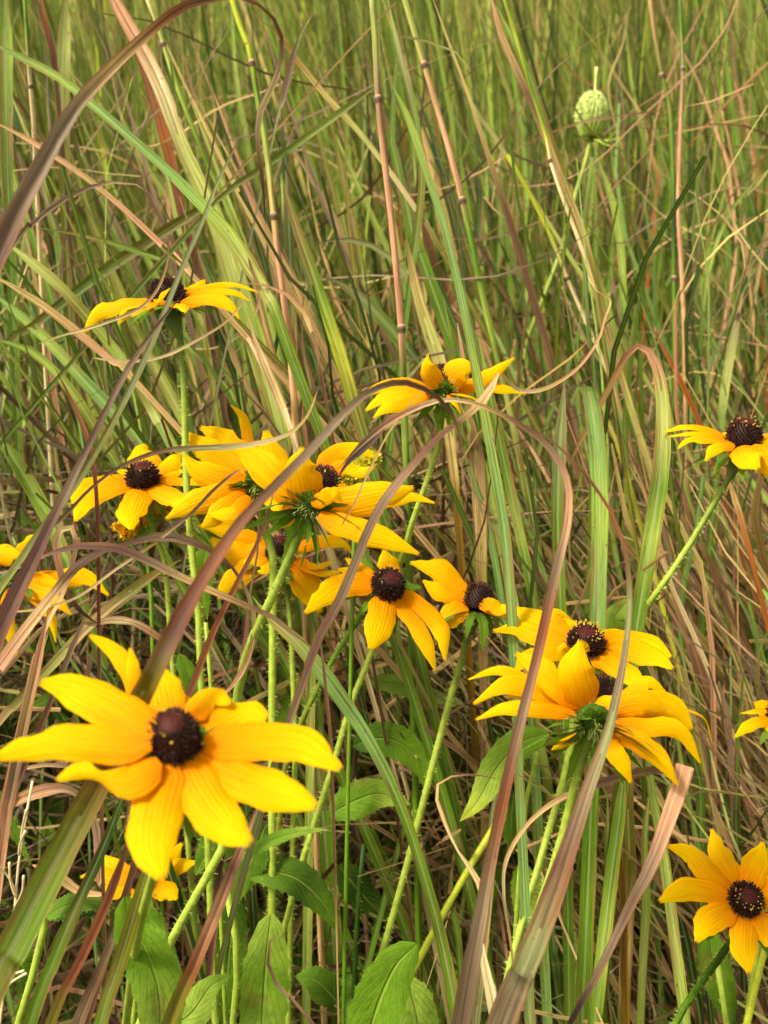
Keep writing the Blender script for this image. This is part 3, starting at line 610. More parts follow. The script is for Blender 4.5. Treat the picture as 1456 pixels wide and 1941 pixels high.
flower('coneflower at the left end of the big cluster with one upright rounded back petal', (271, 910), .5, (.03, .86, .5), 34, 1.15,
 [([(280,893),(272,866),(270,850),(278,843)], 58, D(dd=1.2, m=.6)), ([(300,905),(318,885),(332,866),(350,857)], 42), ([(300,908),(325,900),(350,888)], 18), ([(300,910),(345,910),(390,911),(432,915)], 22),
  ([(285,920),(315,932),(340,945),(358,962)], 48), ([(270,922),(255,950),(246,975),(250,1003)], 54), ([(252,914),(205,926),(165,948),(143,988)], 44), ([(245,908),(200,910),(160,918),(137,955)], 44), ([(250,900),(235,893),(222,893)], 26)],
 [(290,1000,.52),(308,1045,.52),(318,1120,.52),(323,1210,.52),(330,1290,.52)], stem_w=12, seed=4, pollen=.15, droop=(30, 80))

flower('biggest flower of the cluster, turned away, showing green bracts and a thick ribbed stem', (592, 945), .39, (.50, .82, -.22), 36, 2.3,
 [([(585,955,-.5),(576,915,-.9),(570,880,-1.1),(575,848,-1)], 74, D(m=.95)), ([(572,952,-.3),(520,905,-.3),(478,865,0),(436,846,.2)], 62, D(m=.9)), ([(560,940,.3),(528,890,.8),(512,850,1),(503,816,1.2)], 58, D(m=.9)),
  ([(590,955,-.8),(612,945,-1.2),(634,934,-1.4),(648,952,-1.3)], 32, D(m=.8)), ([(603,962,-.6),(665,952,-1),(730,938,-1),(784,925,-.8)], 68, D(m=.9)), ([(640,958,0),(720,948,.4),(780,940,.6),(824,953,.6)], 34, D(m=.6)),
  ([(605,975,-.8),(670,1000,-1.6),(735,1022,-1.8),(794,1050,-1.8)], 50, D(m=.8)), ([(605,890,1.2),(640,858,1.6),(680,850,1.8),(712,866,1.8)], 40, D(m=.6)), ([(625,893,1),(655,882,1),(685,893,.8),(708,885,.8)], 34, D(m=.6)),
  ([(630,925,.8),(655,925,1),(676,945,1)], 24), ([(560,968,1),(540,985,1),(530,1000,1.2)], 40, D(m=.8))],
 [(578,985),(565,1015),(545,1070),(512,1140),(485,1195),(460,1270,.41),(445,1360,.42),(438,1480,.42),(428,1590,.42),(382,1680,.42),(335,1765,.42),(300,1850,.42)], stem_w=21, seed=5, m=.6, pollen=1, droop=(0, 60), bract_len=.025, bracts=16, cone_shift=.0, back=True)

flower('coneflower with fanned raised petals, one thin petal curling upright, left of the turned away one', (497, 905), .455, (.35, .88, -.3), 34, 1.5,
 [([(475,915,0),(425,878,.2),(385,848,.2),(350,820,.4)], 60, D(m=.9)), ([(485,905,.4),(450,860,.8),(415,828,1),(380,810,1.2)], 60, D(m=.9)), ([(478,870,1.4),(470,830,1.8),(460,790,2),(437,767,2)], 22, D(m=.9)),
  ([(465,915,-.2),(410,905,-.4),(372,888,-.4),(350,862,-.3)], 50, D(m=.9)), ([(465,928,-.4),(415,940,-.8),(365,955,-.8),(315,984,-.8)], 52, D(m=.9)), ([(465,935,-.6),(430,962,-1),(402,985,-1.2),(383,1000,-1.2)], 46, D(m=.9)),
  ([(472,940,-.8),(450,970,-1.4),(425,975,-1.4),(395,975,-1.2)], 34, D(m=.8)), ([(490,900,1),(500,870,1.5),(488,835,1.8)], 60, D(m=.9)), ([(500,930,-.3),(520,950,-1),(530,975,-1.4)], 36, D(m=.7)), ([(480,910,.6),(440,880,1.2),(400,870,1.2)], 44, D(m=.8))],
 [(488,950),(500,990),(516,1040),(518,1120),(517,1240),(516,1400),(516,1560),(516,1735)], stem_w=17, seed=6, m=.7, pollen=.2, droop=(10, 60), bracts=12, back=True)

flower('half hidden coneflower low behind the thick ribbed stem, one long petal hanging down right', (532, 1052), .50, (.1, .9, .4), 30, 1.4,
 [([(555,1045),(570,1035),(584,1026)], 30), ([(510,1040,1),(455,1012,1),(415,1000,1),(372,995,1)], 34, D(m=.7)), ([(508,1055),(492,1062),(476,1062),(464,1072)], 26), ([(500,1055,0),(462,1085,0),(430,1110,-.2),(416,1135,-.2)], 42, D(m=.8)),
  ([(548,1062,-.3),(572,1090,-.6),(590,1125,-.6),(608,1160,-.6)], 54, D(m=.8)), ([(555,1058),(600,1072),(632,1062)], 20), ([(558,1065,-.5),(610,1085,-.5),(650,1082,-.5)], 22), ([(505,1045,.4),(465,1050,.4),(430,1040,.4),(400,1020,.6)], 46, D(m=.7)),
  ([(560,1040,.8),(610,1025,.8),(650,1030,.8),(668,1050,.8)], 26, D(m=.6)), ([(520,1065,-.5),(500,1080,-1),(488,1082,-1)], 26)],
 [(545,1120),(552,1200),(556,1300),(560,1420),(556,1560),(552,1700)], stem_w=12, seed=7, pollen=0, droop=(10, 70))

flower('coneflower facing right with maroon tipped centre and two long petals hanging to the lower right', (734, 1112), .47, (.28, .60, .75), 34, 1.15,
 [([(715,1110),(672,1104),(628,1118),(579,1162)], 48), ([(712,1098),(690,1080),(655,1058)], 26), ([(712,1102),(685,1088),(640,1078)], 24), ([(745,1090),(738,1066),(728,1042)], 40, D(dd=.4)),
  ([(730,1125),(726,1160),(716,1195),(702,1230)], 54), ([(748,1132),(782,1172),(806,1212),(826,1272)], 34), ([(762,1120),(802,1148),(836,1190),(844,1252)], 36)],
 [(705,1140,.49),(685,1170,.50),(655,1210,.50),(618,1275,.50),(580,1350,.50),(545,1440,.50),(530,1560,.50)], stem_w=14, seed=8, pollen=.5, droop=(10, 60), hairs=700, stem_cols=('dkgreen', 'green', 'olive'), bract_len=.018)

flower('small coneflower with a black cone standing up and broken petals, leafy green bracts under it', (905, 1148), .48, (.15, .96, -.05), 30, 1.75,
 [([(888,1138,0),(862,1112,.2),(835,1078,.4),(778,1066,.6)], 46, D(m=.7)), ([(885,1142,0),(860,1128,0),(830,1118,0),(802,1100,.2)], 38, D(m=.7)), ([(885,1148,-.4),(862,1160,-.7),(840,1176,-.8),(822,1172,-.8)], 44, D(m=.7)),
  ([(908,1150,-.6),(928,1143,-.8),(948,1154,-.9),(974,1148,-.9)], 28, D(m=.6)), ([(915,1155,-.5),(945,1162,-.7),(976,1170,-.8)], 20), ([(880,1140,.8),(870,1110,1),(845,1095,1),(858,1120,1.2)], 34, D(m=.6)), ([(905,1140,1),(925,1145,2),(950,1160,2)], 26)],
 [(888,1195),(884,1225),(868,1275),(848,1345),(826,1430),(805,1510),(782,1600),(755,1700),(728,1795),(700,1890)], stem_w=16, seed=9, pollen=0, droop=(25, 85), bract_len=.02, bracts=9, m=.3)

flower('upper of the two overlapping coneflowers on the right, yellow pollen round its maroon centre', (1110, 1222), .43, (0, .84, .52), 38, 1.05,
 [([(1085,1205),(1040,1180),(1000,1162),(966,1150)], 48), ([(1080,1215),(1030,1205),(985,1190),(935,1195)], 48), ([(1075,1188,.9),(1050,1165,1.2),(1062,1160,1.4),(1084,1175,1.5)], 22), ([(1085,1228),(1045,1235),(1005,1245),(978,1272)], 42),
  ([(1102,1240,-1.6),(1080,1242,-2),(1066,1232,-2.2),(1072,1218,-2.2)], 32, D(m=.7)), ([(1120,1238),(1155,1252),(1190,1275),(1222,1308)], 50), ([(1140,1225),(1190,1228),(1235,1242),(1275,1266)], 56), ([(1140,1212),(1190,1206),(1235,1216),(1272,1245)], 44),
  ([(1130,1205,1.2),(1170,1198,1.8),(1204,1202,2.2)], 26), ([(1098,1200),(1075,1180),(1050,1172)], 30), ([(1108,1240,-1.2),(1112,1226,-2.3),(1104,1214,-2.6)], 14, D(m=.7))],
 [(1090,1330,.46),(1082,1420,.46),(1062,1500,.46),(1040,1575,.46),(1010,1680,.45),(975,1800,.44),(945,1930,.44)], stem_w=17, seed=10, pollen=3, droop=(10, 60))

flower('lower of the two overlapping coneflowers on the right, turned away above a ribbed stem', (1136, 1342), .38, (.16, .94, -.25), 34, 2.2,
 [([(1114,1342,-.8),(1100,1300,-1.2),(1091,1262,-1.3),(1102,1214,-1)], 72, D(m=.95)), ([(1105,1338,-.4),(1060,1300,-.5),(1020,1265,-.3),(978,1238,0)], 56, D(m=.9)), ([(1095,1342,0),(1020,1308,.2),(960,1298,.2),(898,1334,.2)], 42, D(m=.8)),
  ([(1080,1330,.8),(1000,1290,1),(945,1270,1.2),(888,1288,1.2)], 26, D(m=.7)), ([(1090,1352,-.6),(1010,1342,-1),(955,1342,-1),(902,1364,-1)], 34, D(m=.7)), ([(1090,1345,.5),(1030,1328,.6),(990,1316,.6),(958,1322,.6)], 30, D(m=.7)),
  ([(1132,1358,-.8),(1146,1338,-1),(1165,1320,-1)], 40, D(m=.9)), ([(1150,1348,-.4),(1185,1334,-.5),(1225,1330,-.5),(1262,1348,-.3)], 52, D(m=.9)), ([(1165,1335,.6),(1200,1312,.8),(1228,1292,.8),(1262,1312,.8)], 32, D(m=.7)),
  ([(1170,1345,.3),(1240,1332,.4),(1280,1342,.4),(1312,1382,.4)], 52, D(m=.8)), ([(1200,1345,.9),(1280,1340,1),(1335,1360,1),(1350,1408,1)], 22), ([(1152,1364,-.8),(1200,1366,-.9),(1262,1357,-.8)], 20),
  ([(1156,1372,-.8),(1215,1378,-1.2),(1285,1382,-1.2),(1328,1446,-1.2)], 38, D(m=.8)), ([(1156,1380,-1),(1205,1402,-1.6),(1250,1435,-1.7),(1285,1488,-1.8)], 42, D(m=.8)), ([(1146,1392,-1.2),(1164,1422,-2),(1182,1450,-2.2),(1196,1484,-2.2)], 38, D(m=.8)),
  ([(1098,1392,-.6),(1076,1402,-.8),(1045,1422,-1)], 22, D(m=.6))],
 [(1114,1400,.372),(1102,1440,.376),(1085,1510,.38),(1060,1610),(1030,1700),(1000,1790),(962,1935)], stem_w=22, seed=11, pollen=0, droop=(0, 45), bract_len=.025, bracts=17, back=True, bc=(1124, 1350, .369))

flower('coneflower at the right edge, tall brown cone specked yellow on top, long slanting stem', (1409, 838), .46, (.03, .95, .28), 36, 1.45,
 [([(1385,832,.5),(1340,812,.8),(1298,806,.9),(1256,820,.9)], 26), ([(1385,836,0),(1335,822,.1),(1300,822,.1),(1264,828,.1)], 20), ([(1388,838,-.4),(1345,830,-.7),(1305,832,-.9),(1285,850,-1)], 26), ([(1392,842,-1),(1365,845,-1.4),(1348,856,-1.7),(1337,874,-1.8)], 26, D(m=.5)),
  ([(1405,845,-1.2),(1415,862,-1.9),(1425,875,-2.2),(1438,887,-2.4)], 52, D(m=.7)), ([(1425,845,-1),(1445,862,-1.5),(1460,885,-1.7),(1472,915,-1.8)], 44, D(m=.7)), ([(1430,838,-.3),(1465,835,-.4),(1500,848,-.5)], 32), ([(1432,832,.5),(1470,826,.9),(1510,835,1.1)], 32), ([(1405,825,1.3),(1380,820,2.5),(1362,822,3.2)], 30)],
 [(1392,885),(1372,925),(1335,985),(1290,1060),(1240,1130),(1195,1200,.5),(1160,1290,.54),(1140,1400,.56)], stem_w=14, seed=12, pollen=1.2, droop=(10, 50), bract_len=.02)

flower('coneflower in the bottom right corner, open star of petals round a shiny maroon centre', (1412, 1706), .42, (.12, .62, .77), 35, .8,
 [([(1388,1704),(1345,1688),(1300,1684),(1250,1708)], 44), ([(1388,1692),(1345,1655),(1310,1618),(1266,1603)], 42), ([(1402,1682),(1382,1645),(1364,1610),(1350,1571)], 46), ([(1420,1682),(1430,1650),(1440,1625),(1447,1597)], 50),
  ([(1395,1724),(1360,1735),(1335,1755),(1321,1785)], 50), ([(1414,1735),(1412,1770),(1412,1805),(1421,1844)], 52), ([(1435,1728),(1455,1760),(1472,1785),(1490,1815)], 44), ([(1440,1706),(1480,1706),(1530,1722)], 44), ([(1436,1690),(1475,1668),(1520,1640)], 44)],
 [(1398,1760,.43),(1375,1800,.44),(1340,1848,.45),(1300,1905,.46),(1270,1960,.46)], stem_w=16, seed=13, pollen=1.2, stem_cols=('dkgreen', 'dkgreen', 'green'), hairs=500)

flower('ragged coneflower at the left edge, torn yellow petals behind a purple grass blade', (20, 1095), .50, (-.1, .85, -.35), 30, 1.3,
 [([(15,1085,0),(20,1060,-.2),(10,1045,-.2),(-25,1042,0)], 34, D(m=.8)), ([(22,1085,0),(42,1050,-.1),(60,1025,0),(85,1012,.2)], 34, D(m=.8)), ([(5,1090,-.3),(-5,1070,-.6),(20,1052,-.7),(45,1054,-.7)], 36, D(m=.8)), ([(35,1095,0),(60,1095,0),(90,1102,0),(118,1112,0)], 30, D(m=.8)),
  ([(40,1100,.5),(110,1098,.6),(160,1092,.7),(206,1128,.6)], 40, D(m=.8)), ([(35,1108,-.5),(70,1120,-.8),(105,1135,-1),(135,1165,-1)], 32, D(m=.8)), ([(18,1115,-.7),(14,1160,-1.2),(20,1200,-1.4),(32,1242,-1.4)], 26, D(m=.8)), ([(40,1112,-.2),(85,1150,-.6),(100,1180,-.7),(106,1218,-.8)], 22, D(m=.8)), ([(0,1100,0),(-40,1110,0),(-80,1130,0)], 36, D(m=.8))],
 [(15,1140),(5,1200),(-10,1300),(-20,1400)], stem_w=14, seed=14, pollen=0, droop=(15, 80), bract_len=.022, back=True)

flower('small low coneflower with short petals, half hidden below the largest flower', (268, 1668), .50, (.0, .8, .55), 24, 1.0,
 [([(285,1655),(305,1640),(325,1618),(345,1598)], 42), ([(288,1662),(315,1652),(340,1640),(372,1634)], 34), ([(285,1675),(305,1680),(320,1690),(336,1704)], 42), ([(250,1668),(220,1662),(190,1655),(152,1662)], 34), ([(255,1660),(232,1650),(212,1638),(190,1618)], 34),
  ([(255,1678),(230,1680),(210,1690),(186,1708)], 36), ([(265,1680),(262,1700),(260,1720)], 26), ([(272,1655),(275,1640),(285,1628)], 26)],
 [(266,1720,.52),(262,1800,.52),(255,1900,.52)], stem_w=12, seed=15, pollen=0)

flower('coneflower cut by the right edge, pale petals pointing left over the thatch', (1482, 1358), .50, (.1, .9, .2), 30, 1.3,
 [([(1462,1350,0),(1450,1345,0),(1430,1347,0),(1402,1352,0)], 14), ([(1464,1364,-.5),(1435,1368,-.7),(1412,1380,-.8),(1393,1398,-.8)], 24, D(m=.5)), ([(1468,1348,.6),(1450,1340,.8),(1430,1332,1)], 34, D(m=.6)), ([(1480,1370,-1),(1470,1390,-2),(1462,1400,-2)], 40), ([(1500,1360,0),(1540,1365,0),(1570,1385,0)], 40), ([(1490,1345,1),(1510,1330,2)], 40)],
 [(1478,1420),(1470,1520),(1455,1650),(1440,1760,.52),(1425,1870,.52)], stem_w=14, seed=16, pollen=.5)

# ------------------------------------------------------------------ seed head of wild carrot
def carrot():
    d = .80; c = at(1126, 218, d); ax = camdir((.02, 1, .05)); r = 32/FPX*d; h = 44/FPX*d
    stem = [(1121,262),(1112,300),(1100,340),(1088,380),(1078,430),(1055,500),(1030,565),(1005,630),(985,720)]
    pts = [[*at(x, y, d), 4/FPX*d] for x, y in stem]; tn = np.array(pts[-1][:3])-np.array(pts[-2][:3])
    for q in to_ground([np.array(pts[-1][:3])], tn, .2): pts.append([*q, 5/FPX*d])
    root = empty('wild_carrot', pts[-1][:3]); tag(root, 'pale green closed wild carrot seed head on a thin slanting stem', 'seed head')
    V, F, sh = tube(spline(pts, 40), 8, .08, 300, .0014, 5); build('stem', V, F, M_STEM, root, col=np.tile(P('pgreen')*np.array([.62, .72, .45]), (len(V), 1))*sh[:, None])
    rg = np.random.default_rng(3); a = nrm(np.cross(ax, [0, 1, .1])); b = np.cross(ax, a); V = []; F = []; C = []; b0 = at(1121, 262, d)
    g1 = np.array([.70, .82, .27]); g2 = np.array([.36, .50, .06])
    # solid heart of tiny fruits wrapped by incurved outer rays
    def surf(tt, th, k=1.0):
        rr = r*(math.sin(math.pi*min(1, .17+.74*tt))**.75)*(.88+.20*tt)*k; return b0 + ax*h*1.92*tt + (a*math.cos(th)+b*math.sin(th))*rr
    for q in range(15):
        for j in range(20): V.append(surf(q/14, j/20*6.2832, .9)*1.0); C.append(g2*(1-q/14)+g1*.7*(q/14))
    F += [(q*20+j, q*20+(j+1) % 20, (q+1)*20+(j+1) % 20, (q+1)*20+j) for q in range(14) for j in range(20)]; F.append(tuple(range(280, 300)))
    for i in range(44):
        th = i/44*6.2832+rg.normal()*.05; te = rg.uniform(.6, 1.0)
        rows = [[*surf(tt, th+.1*math.sin(tt*5+i), .93+.06*rg.random()), .00055+.0002*tt] for tt in np.linspace(0, te, 7)]
        v, fc, sh = tube(spline(rows, 12), 5); n0 = len(V); V += list(v); F += [tuple(x+n0 for x in q) for q in fc]; C += [g2*(1-k/len(v))*rg.uniform(.8, 1.1)+g1*(k/len(v)) for k in range(len(v))]
    for i in range(1500):
        tt = rg.uniform(.18, 1.0)**.7; th = rg.uniform(0, 6.2832); q = surf(tt, th, rg.uniform(.88, 1.06)); s = rg.uniform(.0006, .0012); dd = nrm((q-b0-ax*h)*.5/r*.5+ax*.7+rg.normal(size=3)*.5); s1 = nrm(np.cross(dd, rg.normal(size=3))); s2 = np.cross(dd, s1); n0 = len(V)
        V += [q-dd*s, q+s1*s*.5, q+s2*s*.5, q-s1*s*.5, q-s2*s*.5, q+dd*s*1.1]; C += [g1*rg.uniform(.55, 1.25)]*6
        for k in range(4): F += [(n0, n0+1+(k+1) % 4, n0+1+k), (n0+5, n0+1+k, n0+1+(k+1) % 4)]
    build('seed_head', V, F, M_BUD, root, col=np.array(C))
    rows = [[*at(1127, 186, d), .0006], [*at(1129, 155, d), .0008], [*at(1131, 128, d), .0014]]; v, fc, sh = tube(spline(rows, 8), 6); build('ray', v, fc, M_BUD, root, col=np.tile(g1, (len(v), 1)))
    for k, (x1, y1, x2, y2) in enumerate([(1145,268,1175,262), (1140,272,1170,280), (1135,268,1150,275), (1105,262,1090,250), (1150,266,1168,248)]):
        rows = [[*b0, .0007], [*at(x1, y1, d-.01), .0006], [*at(x2, y2, d-.02), .0003]]; v, fc, sh = tube(spline(rows, 8), 5); build('bract', v, fc, M_BUD, root, col=np.tile(g2, (len(v), 1)))
carrot()

# ------------------------------------------------------------------ goldenrod
def goldenrod(label, heads, stem, d, seed, col=(.88, .52, .01)):
    rg = np.random.default_rng(seed); pts = [[*at(x, y, d), 4/FPX*d] for x, y in stem]; tn = np.array(pts[-1][:3])-np.array(pts[-2][:3])
    for q in to_ground([np.array(pts[-1][:3])], tn, .2): pts.append([*q, 4/FPX*d])
    root = empty('goldenrod', pts[-1][:3]); tag(root, label, 'flower', 'goldenrod sprigs'); V, F, sh = tube(spline(pts, 20), 6); build('stem', V, F, M_STEM, root, col=np.tile(P('green'), (len(V), 1)))
    for (x, y, rp) in heads:
        c = at(x, y, d); V = []; F = []; C = []; r = rp/FPX*d
        v, fc, sh = tube(spline([[*at(*stem[0], d), .0009], [*(c-np.array([0, 0, r*.4])), .0007]], 5), 5); V += list(v); F += fc; C += [P('green')]*len(v)
        for i in range(90):
            o = nrm(rg.normal(size=3)+np.array([0, 0, .5])); p = c+o*r*rg.uniform(.25, .8)*np.array([1.2, 1, .8]); cc = np.array(col)*rg.uniform(.6, 1.2)
            for k in range(7):
                dd = nrm(o+rg.normal(size=3)*.8); s = nrm(np.cross(dd, rg.normal(size=3)))*.0005; L = rg.uniform(.0016, .003); n0 = len(V); V += [p-s*.5, p+dd*L*.6-s, p+dd*L, p+dd*L*.6+s, p+s*.5]; F.append((n0, n0+1, n0+2, n0+3, n0+4)); C += [cc]*5
        build('flower_cluster', V, F, M_BUD, root, col=np.array(C), smooth=False)
goldenrod('goldenrod sprig with tufted yellow heads under the left coneflower', [(240,1003,26), (285,968,26), (315,962,16), (262,985,20)], [(275,1015),(285,1100),(290,1250)], .52, 1)
goldenrod('goldenrod sprig of pale buds behind the raised petals of the big cluster', [(690,882,24), (668,905,16), (705,870,14), (645,900,12)], [(680,925),(672,1000),(668,1150)], .47, 2, (.8, .74, .05))

# ------------------------------------------------------------------ leafy shoots
shoot('leafy shoot with one tall pale upright leaf at the bottom centre', [(516,1760),(500,1850),(490,1950)], 14, .455, [([(515,1732),(508,1790),(500,1900),(488,2150)], 88, .43, D(cols=('ltgreen','green','ltgreen','green'), m=.9)),
  ([(470,1662),(500,1652),(560,1665),(610,1710),(642,1768)], 66, .46, D(cols=('green','dkgreen','green'), m=.6)), ([(450,1700),(440,1760),(430,1850),(425,1950)], 60, .50, D(cols=('dkgreen','green')))], seed=1)
shoot('leafy shoot with a broad twisted pale leaf below the largest flower', [(262,1770),(270,1850),(280,1960)], 12, .40, [([(238,1700),(250,1760),(282,1810),(305,1920),(285,2120)], 92, .37, D(cols=('green','green','ltgreen','green'), m=.9, roll=[0,10,-25,20,30])),
  ([(265,1720),(285,1740),(303,1770),(312,1815)], 34, .40, D(cols=('green','green'), m=.6)), ([(300,1960),(360,1925),(400,1870),(436,1850)], 66, .42, D(cols=('green','ltgreen','green'), m=.7)), ([(215,1715),(180,1715),(140,1722),(95,1745)], 44, .46, D(cols=('dkgreen','dkgreen'), m=.6))], seed=2)
shoot('leafy shoot with two rounded hairy leaves right of the largest flower', [(690,1600),(680,1700),(672,1850)], 10, .52, [([(625,1545),(670,1520),(720,1505),(778,1525)], 66, .50, D(cols=('green','green','ltgreen'), m=.9)),
  ([(670,1415),(710,1400),(760,1410),(800,1455),(808,1500)], 62, .51, D(cols=('dkgreen','green','green'), m=.9)), ([(700,1290),(760,1300),(820,1320),(880,1335)], 40, .53, D(cols=('green','ggrey'), m=.7)), ([(640,1640),(690,1700),(740,1750)], 60, .56, D(cols=('dkgreen','dkgreen')))], seed=3, cols=('dkgreen', 'dkgreen'))
shoot('leafy shoot with a single bright leaf hanging left of the ribbed stems', [(1020,1425),(1000,1500),(985,1650),(975,1800)], 9, .47, [([(1040,1390),(985,1410),(940,1460),(905,1520),(872,1557)], 62, .46, D(cols=('green','green','ltgreen','ygreen'), m=.9)), ([(985,1640),(1000,1690),(1005,1740),(992,1800)], 62, .50, D(cols=('green','ltgreen','green'), m=.9)), ([(975,1500),(968,1560),(972,1620)], 40, .51, D(cols=('dkgreen','green'), m=.8))], seed=4)
shoot('leafy shoot with large pale leaves cut by the bottom edge right of centre', [(745,1870),(720,1960)], 14, .44, [([(790,1790),(745,1840),(700,1960),(665,2150)], 96, .42, D(cols=('green','green','ltgreen'), m=.85, roll=[20,10,0,0])), ([(765,1850),(790,1920),(810,2080)], 74, .44, D(cols=('ltgreen','green'), m=.8)), ([(640,1900),(600,1860),(560,1850)], 60, .5, D(cols=('dkgreen','green')))], seed=5)
shoot('leafy shoot showing one narrow upright leaf beside the tall bare stem', [(390,1180),(400,1300),(405,1420)], 8, .48, [([(392,1030),(385,1080),(382,1120),(393,1175)], 44, .48, D(cols=('green','green'), m=.9)), ([(340,1240),(380,1330),(400,1380)], 36, .5, D(cols=('green','dkgreen')))], seed=6)
shoot('leafy shoot at the right edge with a hairy leaf under the corner flower', [(1360,1830),(1380,1960)], 12, .47, [([(1345,1760),(1352,1820),(1372,1890),(1392,1960)], 58, .48, D(cols=('green','green','dkgreen'), m=.9)), ([(1180,1205),(1165,1175),(1180,1150),(1195,1135)], 40, .52, D(cols=('green','ltgreen'), m=.9))], seed=7)
shoot('pale thin branching shoot in the bottom left corner', [(72,1660),(84,1720),(80,1790),(55,1870),(30,1960)], 14, .44, [([(82,1740),(130,1715),(180,1712),(225,1722)], 36, .45, D(cols=('green','dkgreen'), m=.6)), ([(15,1790),(35,1820),(52,1850),(60,1860)], 56, .5, D(cols=('green','dkgreen'), m=.8)), ([(0,1500),(20,1560),(60,1640)], 18, .42, D(cols=('green','green')))], seed=8)
shoot('hairy shoot with a long narrow leaf reaching right below the largest flower', [(430,1690),(445,1760),(450,1840),(440,1950)], 13, .45, [([(455,1630),(500,1600),(560,1578),(622,1572)], 24, .43, D(cols=('green','green','ltgreen'), m=.6)), ([(505,1560),(485,1610),(455,1680),(440,1720)], 60, .46, D(cols=('dkgreen','green'), m=.8)), ([(420,1560),(400,1600),(370,1660)], 44, .47, D(cols=('dkgreen','green')))], seed=9)
shoot('bare yellow green flower stem slanting between the leaf and the ribbed stems', [(945,1555),(905,1620),(850,1715),(810,1790),(770,1870)], 13, .5, [([(940,1560),(950,1540),(962,1528)], 20, .5, D(cols=('green','green')))], cols=('ygreen', 'stem'), seed=10)
shoot('bare pale stem leaning out of the bottom right corner', [(1470,1740),(1450,1800),(1432,1870),(1412,1960)], 14, .46, [([(1470,1740),(1490,1700),(1520,1680)], 30, .46, D(cols=('green','green')))], cols=('ygreen', 'stem'), seed=11)

# dry branching seed stalk
def dry_sprig():
    d = .38; main = [(62,1480),(55,1530),(40,1590),(35,1640),(30,1700),(20,1800),(5,1900)]
    pts = [[*at(x, y, d), 2.4/FPX*d] for x, y in main]; tn = np.array(pts[-1][:3])-np.array(pts[-2][:3])
    for q in to_ground([np.array(pts[-1][:3])], tn, .3): pts.append([*q, .0006])
    root = empty('dry_sprig', pts[-1][:3]); tag(root, 'thin straw coloured branching seed stalk at the lower left edge', 'dry stalk'); V, F, sh = tube(spline(pts, 40), 6); build('stalk', V, F, M_STEM, root, col=np.tile(P('cream')*.9, (len(V), 1)))
    for (x0, y0, x1, y1, x2, y2) in [(40,1590,44,1560,50,1535), (30,1690,15,1660,-5,1640), (28,1720,42,1690,45,1660), (30,1700,20,1670,18,1635), (15,1840,40,1825,70,1770), (12,1850,30,1845,45,1840), (5,1880,25,1860,50,1845), (36,1620,38,1600,48,1575)]:
        rows = [[*at(x0, y0, d), .0005], [*at(x1, y1, d-.003), .0004], [*at(x2, y2, d-.006), .0005]]; v, fc, sh = tube(spline(rows, 10), 5); build('branch', v, fc, M_STEM, root, col=np.tile(P('cream'), (len(v), 1)))
dry_sprig()
# ------------------------------------------------------------------ traced grass blades (top first, root last)
# --- close arching blades
grass('grass_blade', 'long rust and purple blade arching from the left edge over the top, curled end',
 [(505,425),(500,340),(490,262),(497,205),(520,160),(537,100),(530,50),(500,14),(458,-6),(400,-2),(345,14),(280,65),(200,140),(135,215),(75,320),(15,435),(-60,620),(-130,900)], [5,8,10,13,12,9,8,8,11,14,18,20,23,28,34,38,38,36], ('dark','brown','cream','cream','brown','brown','rust','brown','rust','tan','grey','mauve','purple','mauve'), d=(.40,.33), root=True, roll=[40,10,0,50,0,0,0,10], fold=.5)
grass('grass_blade', 'broad striped olive and rust blade threading through the largest flower and bending right above it',
 [(880,860,.34),(862,795,.33),(825,748,.325),(765,722,.32),(705,736,.31),(650,780,.30),(585,850,.30),(520,915,.295),(450,990,.29),(380,1095,.283),(325,1195,.276),(278,1290,.272),(236,1372,.292),(200,1450,.30),(158,1530,.30),(95,1650,.295),(20,1800,.29),(-60,1960,.285)], [4,7,9,12,13,15,17,19,23,29,37,42,44,46,52,56,60,62], ('tan','brown','brown','mauve','grey','brown','rust','redbr','olive','rust','olive','green','olive'), root=True, fold=.45, roll=[0,0,10,0,-10,0])
grass('grass_blade', 'folded dark purple blade with a pale tan bent top, leaning across the big yellow cluster',
 [(946,706,.37),(922,750,.365),(882,790,.36),(840,820,.355),(785,878,.35),(735,940,.345),(700,1000,.34),(672,1070,.34),(640,1145,.34),(603,1210,.34),(575,1290,.34),(545,1375,.345),(520,1450,.36)], [26,22,12,16,19,19,17,19,19,17,16,16,14], ('cream','tan','brown','purple','mauve','brown','grey','brown','purple','grey','ggrey'), root=True, roll=[0,15,60,10,0,0,20,0])
grass('grass_blade', 'thin pinkish curling blade tip above the folded tan blade, kinked at its upper end',
 [(1115,520),(1134,548),(1159,568),(1145,605),(1128,650),(1090,702),(1035,735),(985,737),(950,708)], [2,3,5,4,5,6,8,8,7], ('cream','tan','straw','pink','pink','tan','cream','tan'), d=(.42,.372), roll=[0,60,0,0,20,40])
grass('grass_blade', 'long reddish blade arching over the centre then falling past the right flowers, darkly grooved',
 [(640,890),(680,845),(725,806),(775,778),(824,760),(870,759),(925,775),(988,808),(1040,850),(1072,910),(1074,983),(1056,1065),(1038,1147),(1015,1250),(985,1370),(958,1490),(928,1640),(905,1770),(872,1960)], [6,9,11,11,9,7,9,10,12,14,16,19,21,20,21,22,24,28,34], ('brown','mauve','pink','cream','tan','brown','mauve','pink','grey','rust','mauve','rust','grey','mauve'), d=(.36,.33), root=True, fold=.8)
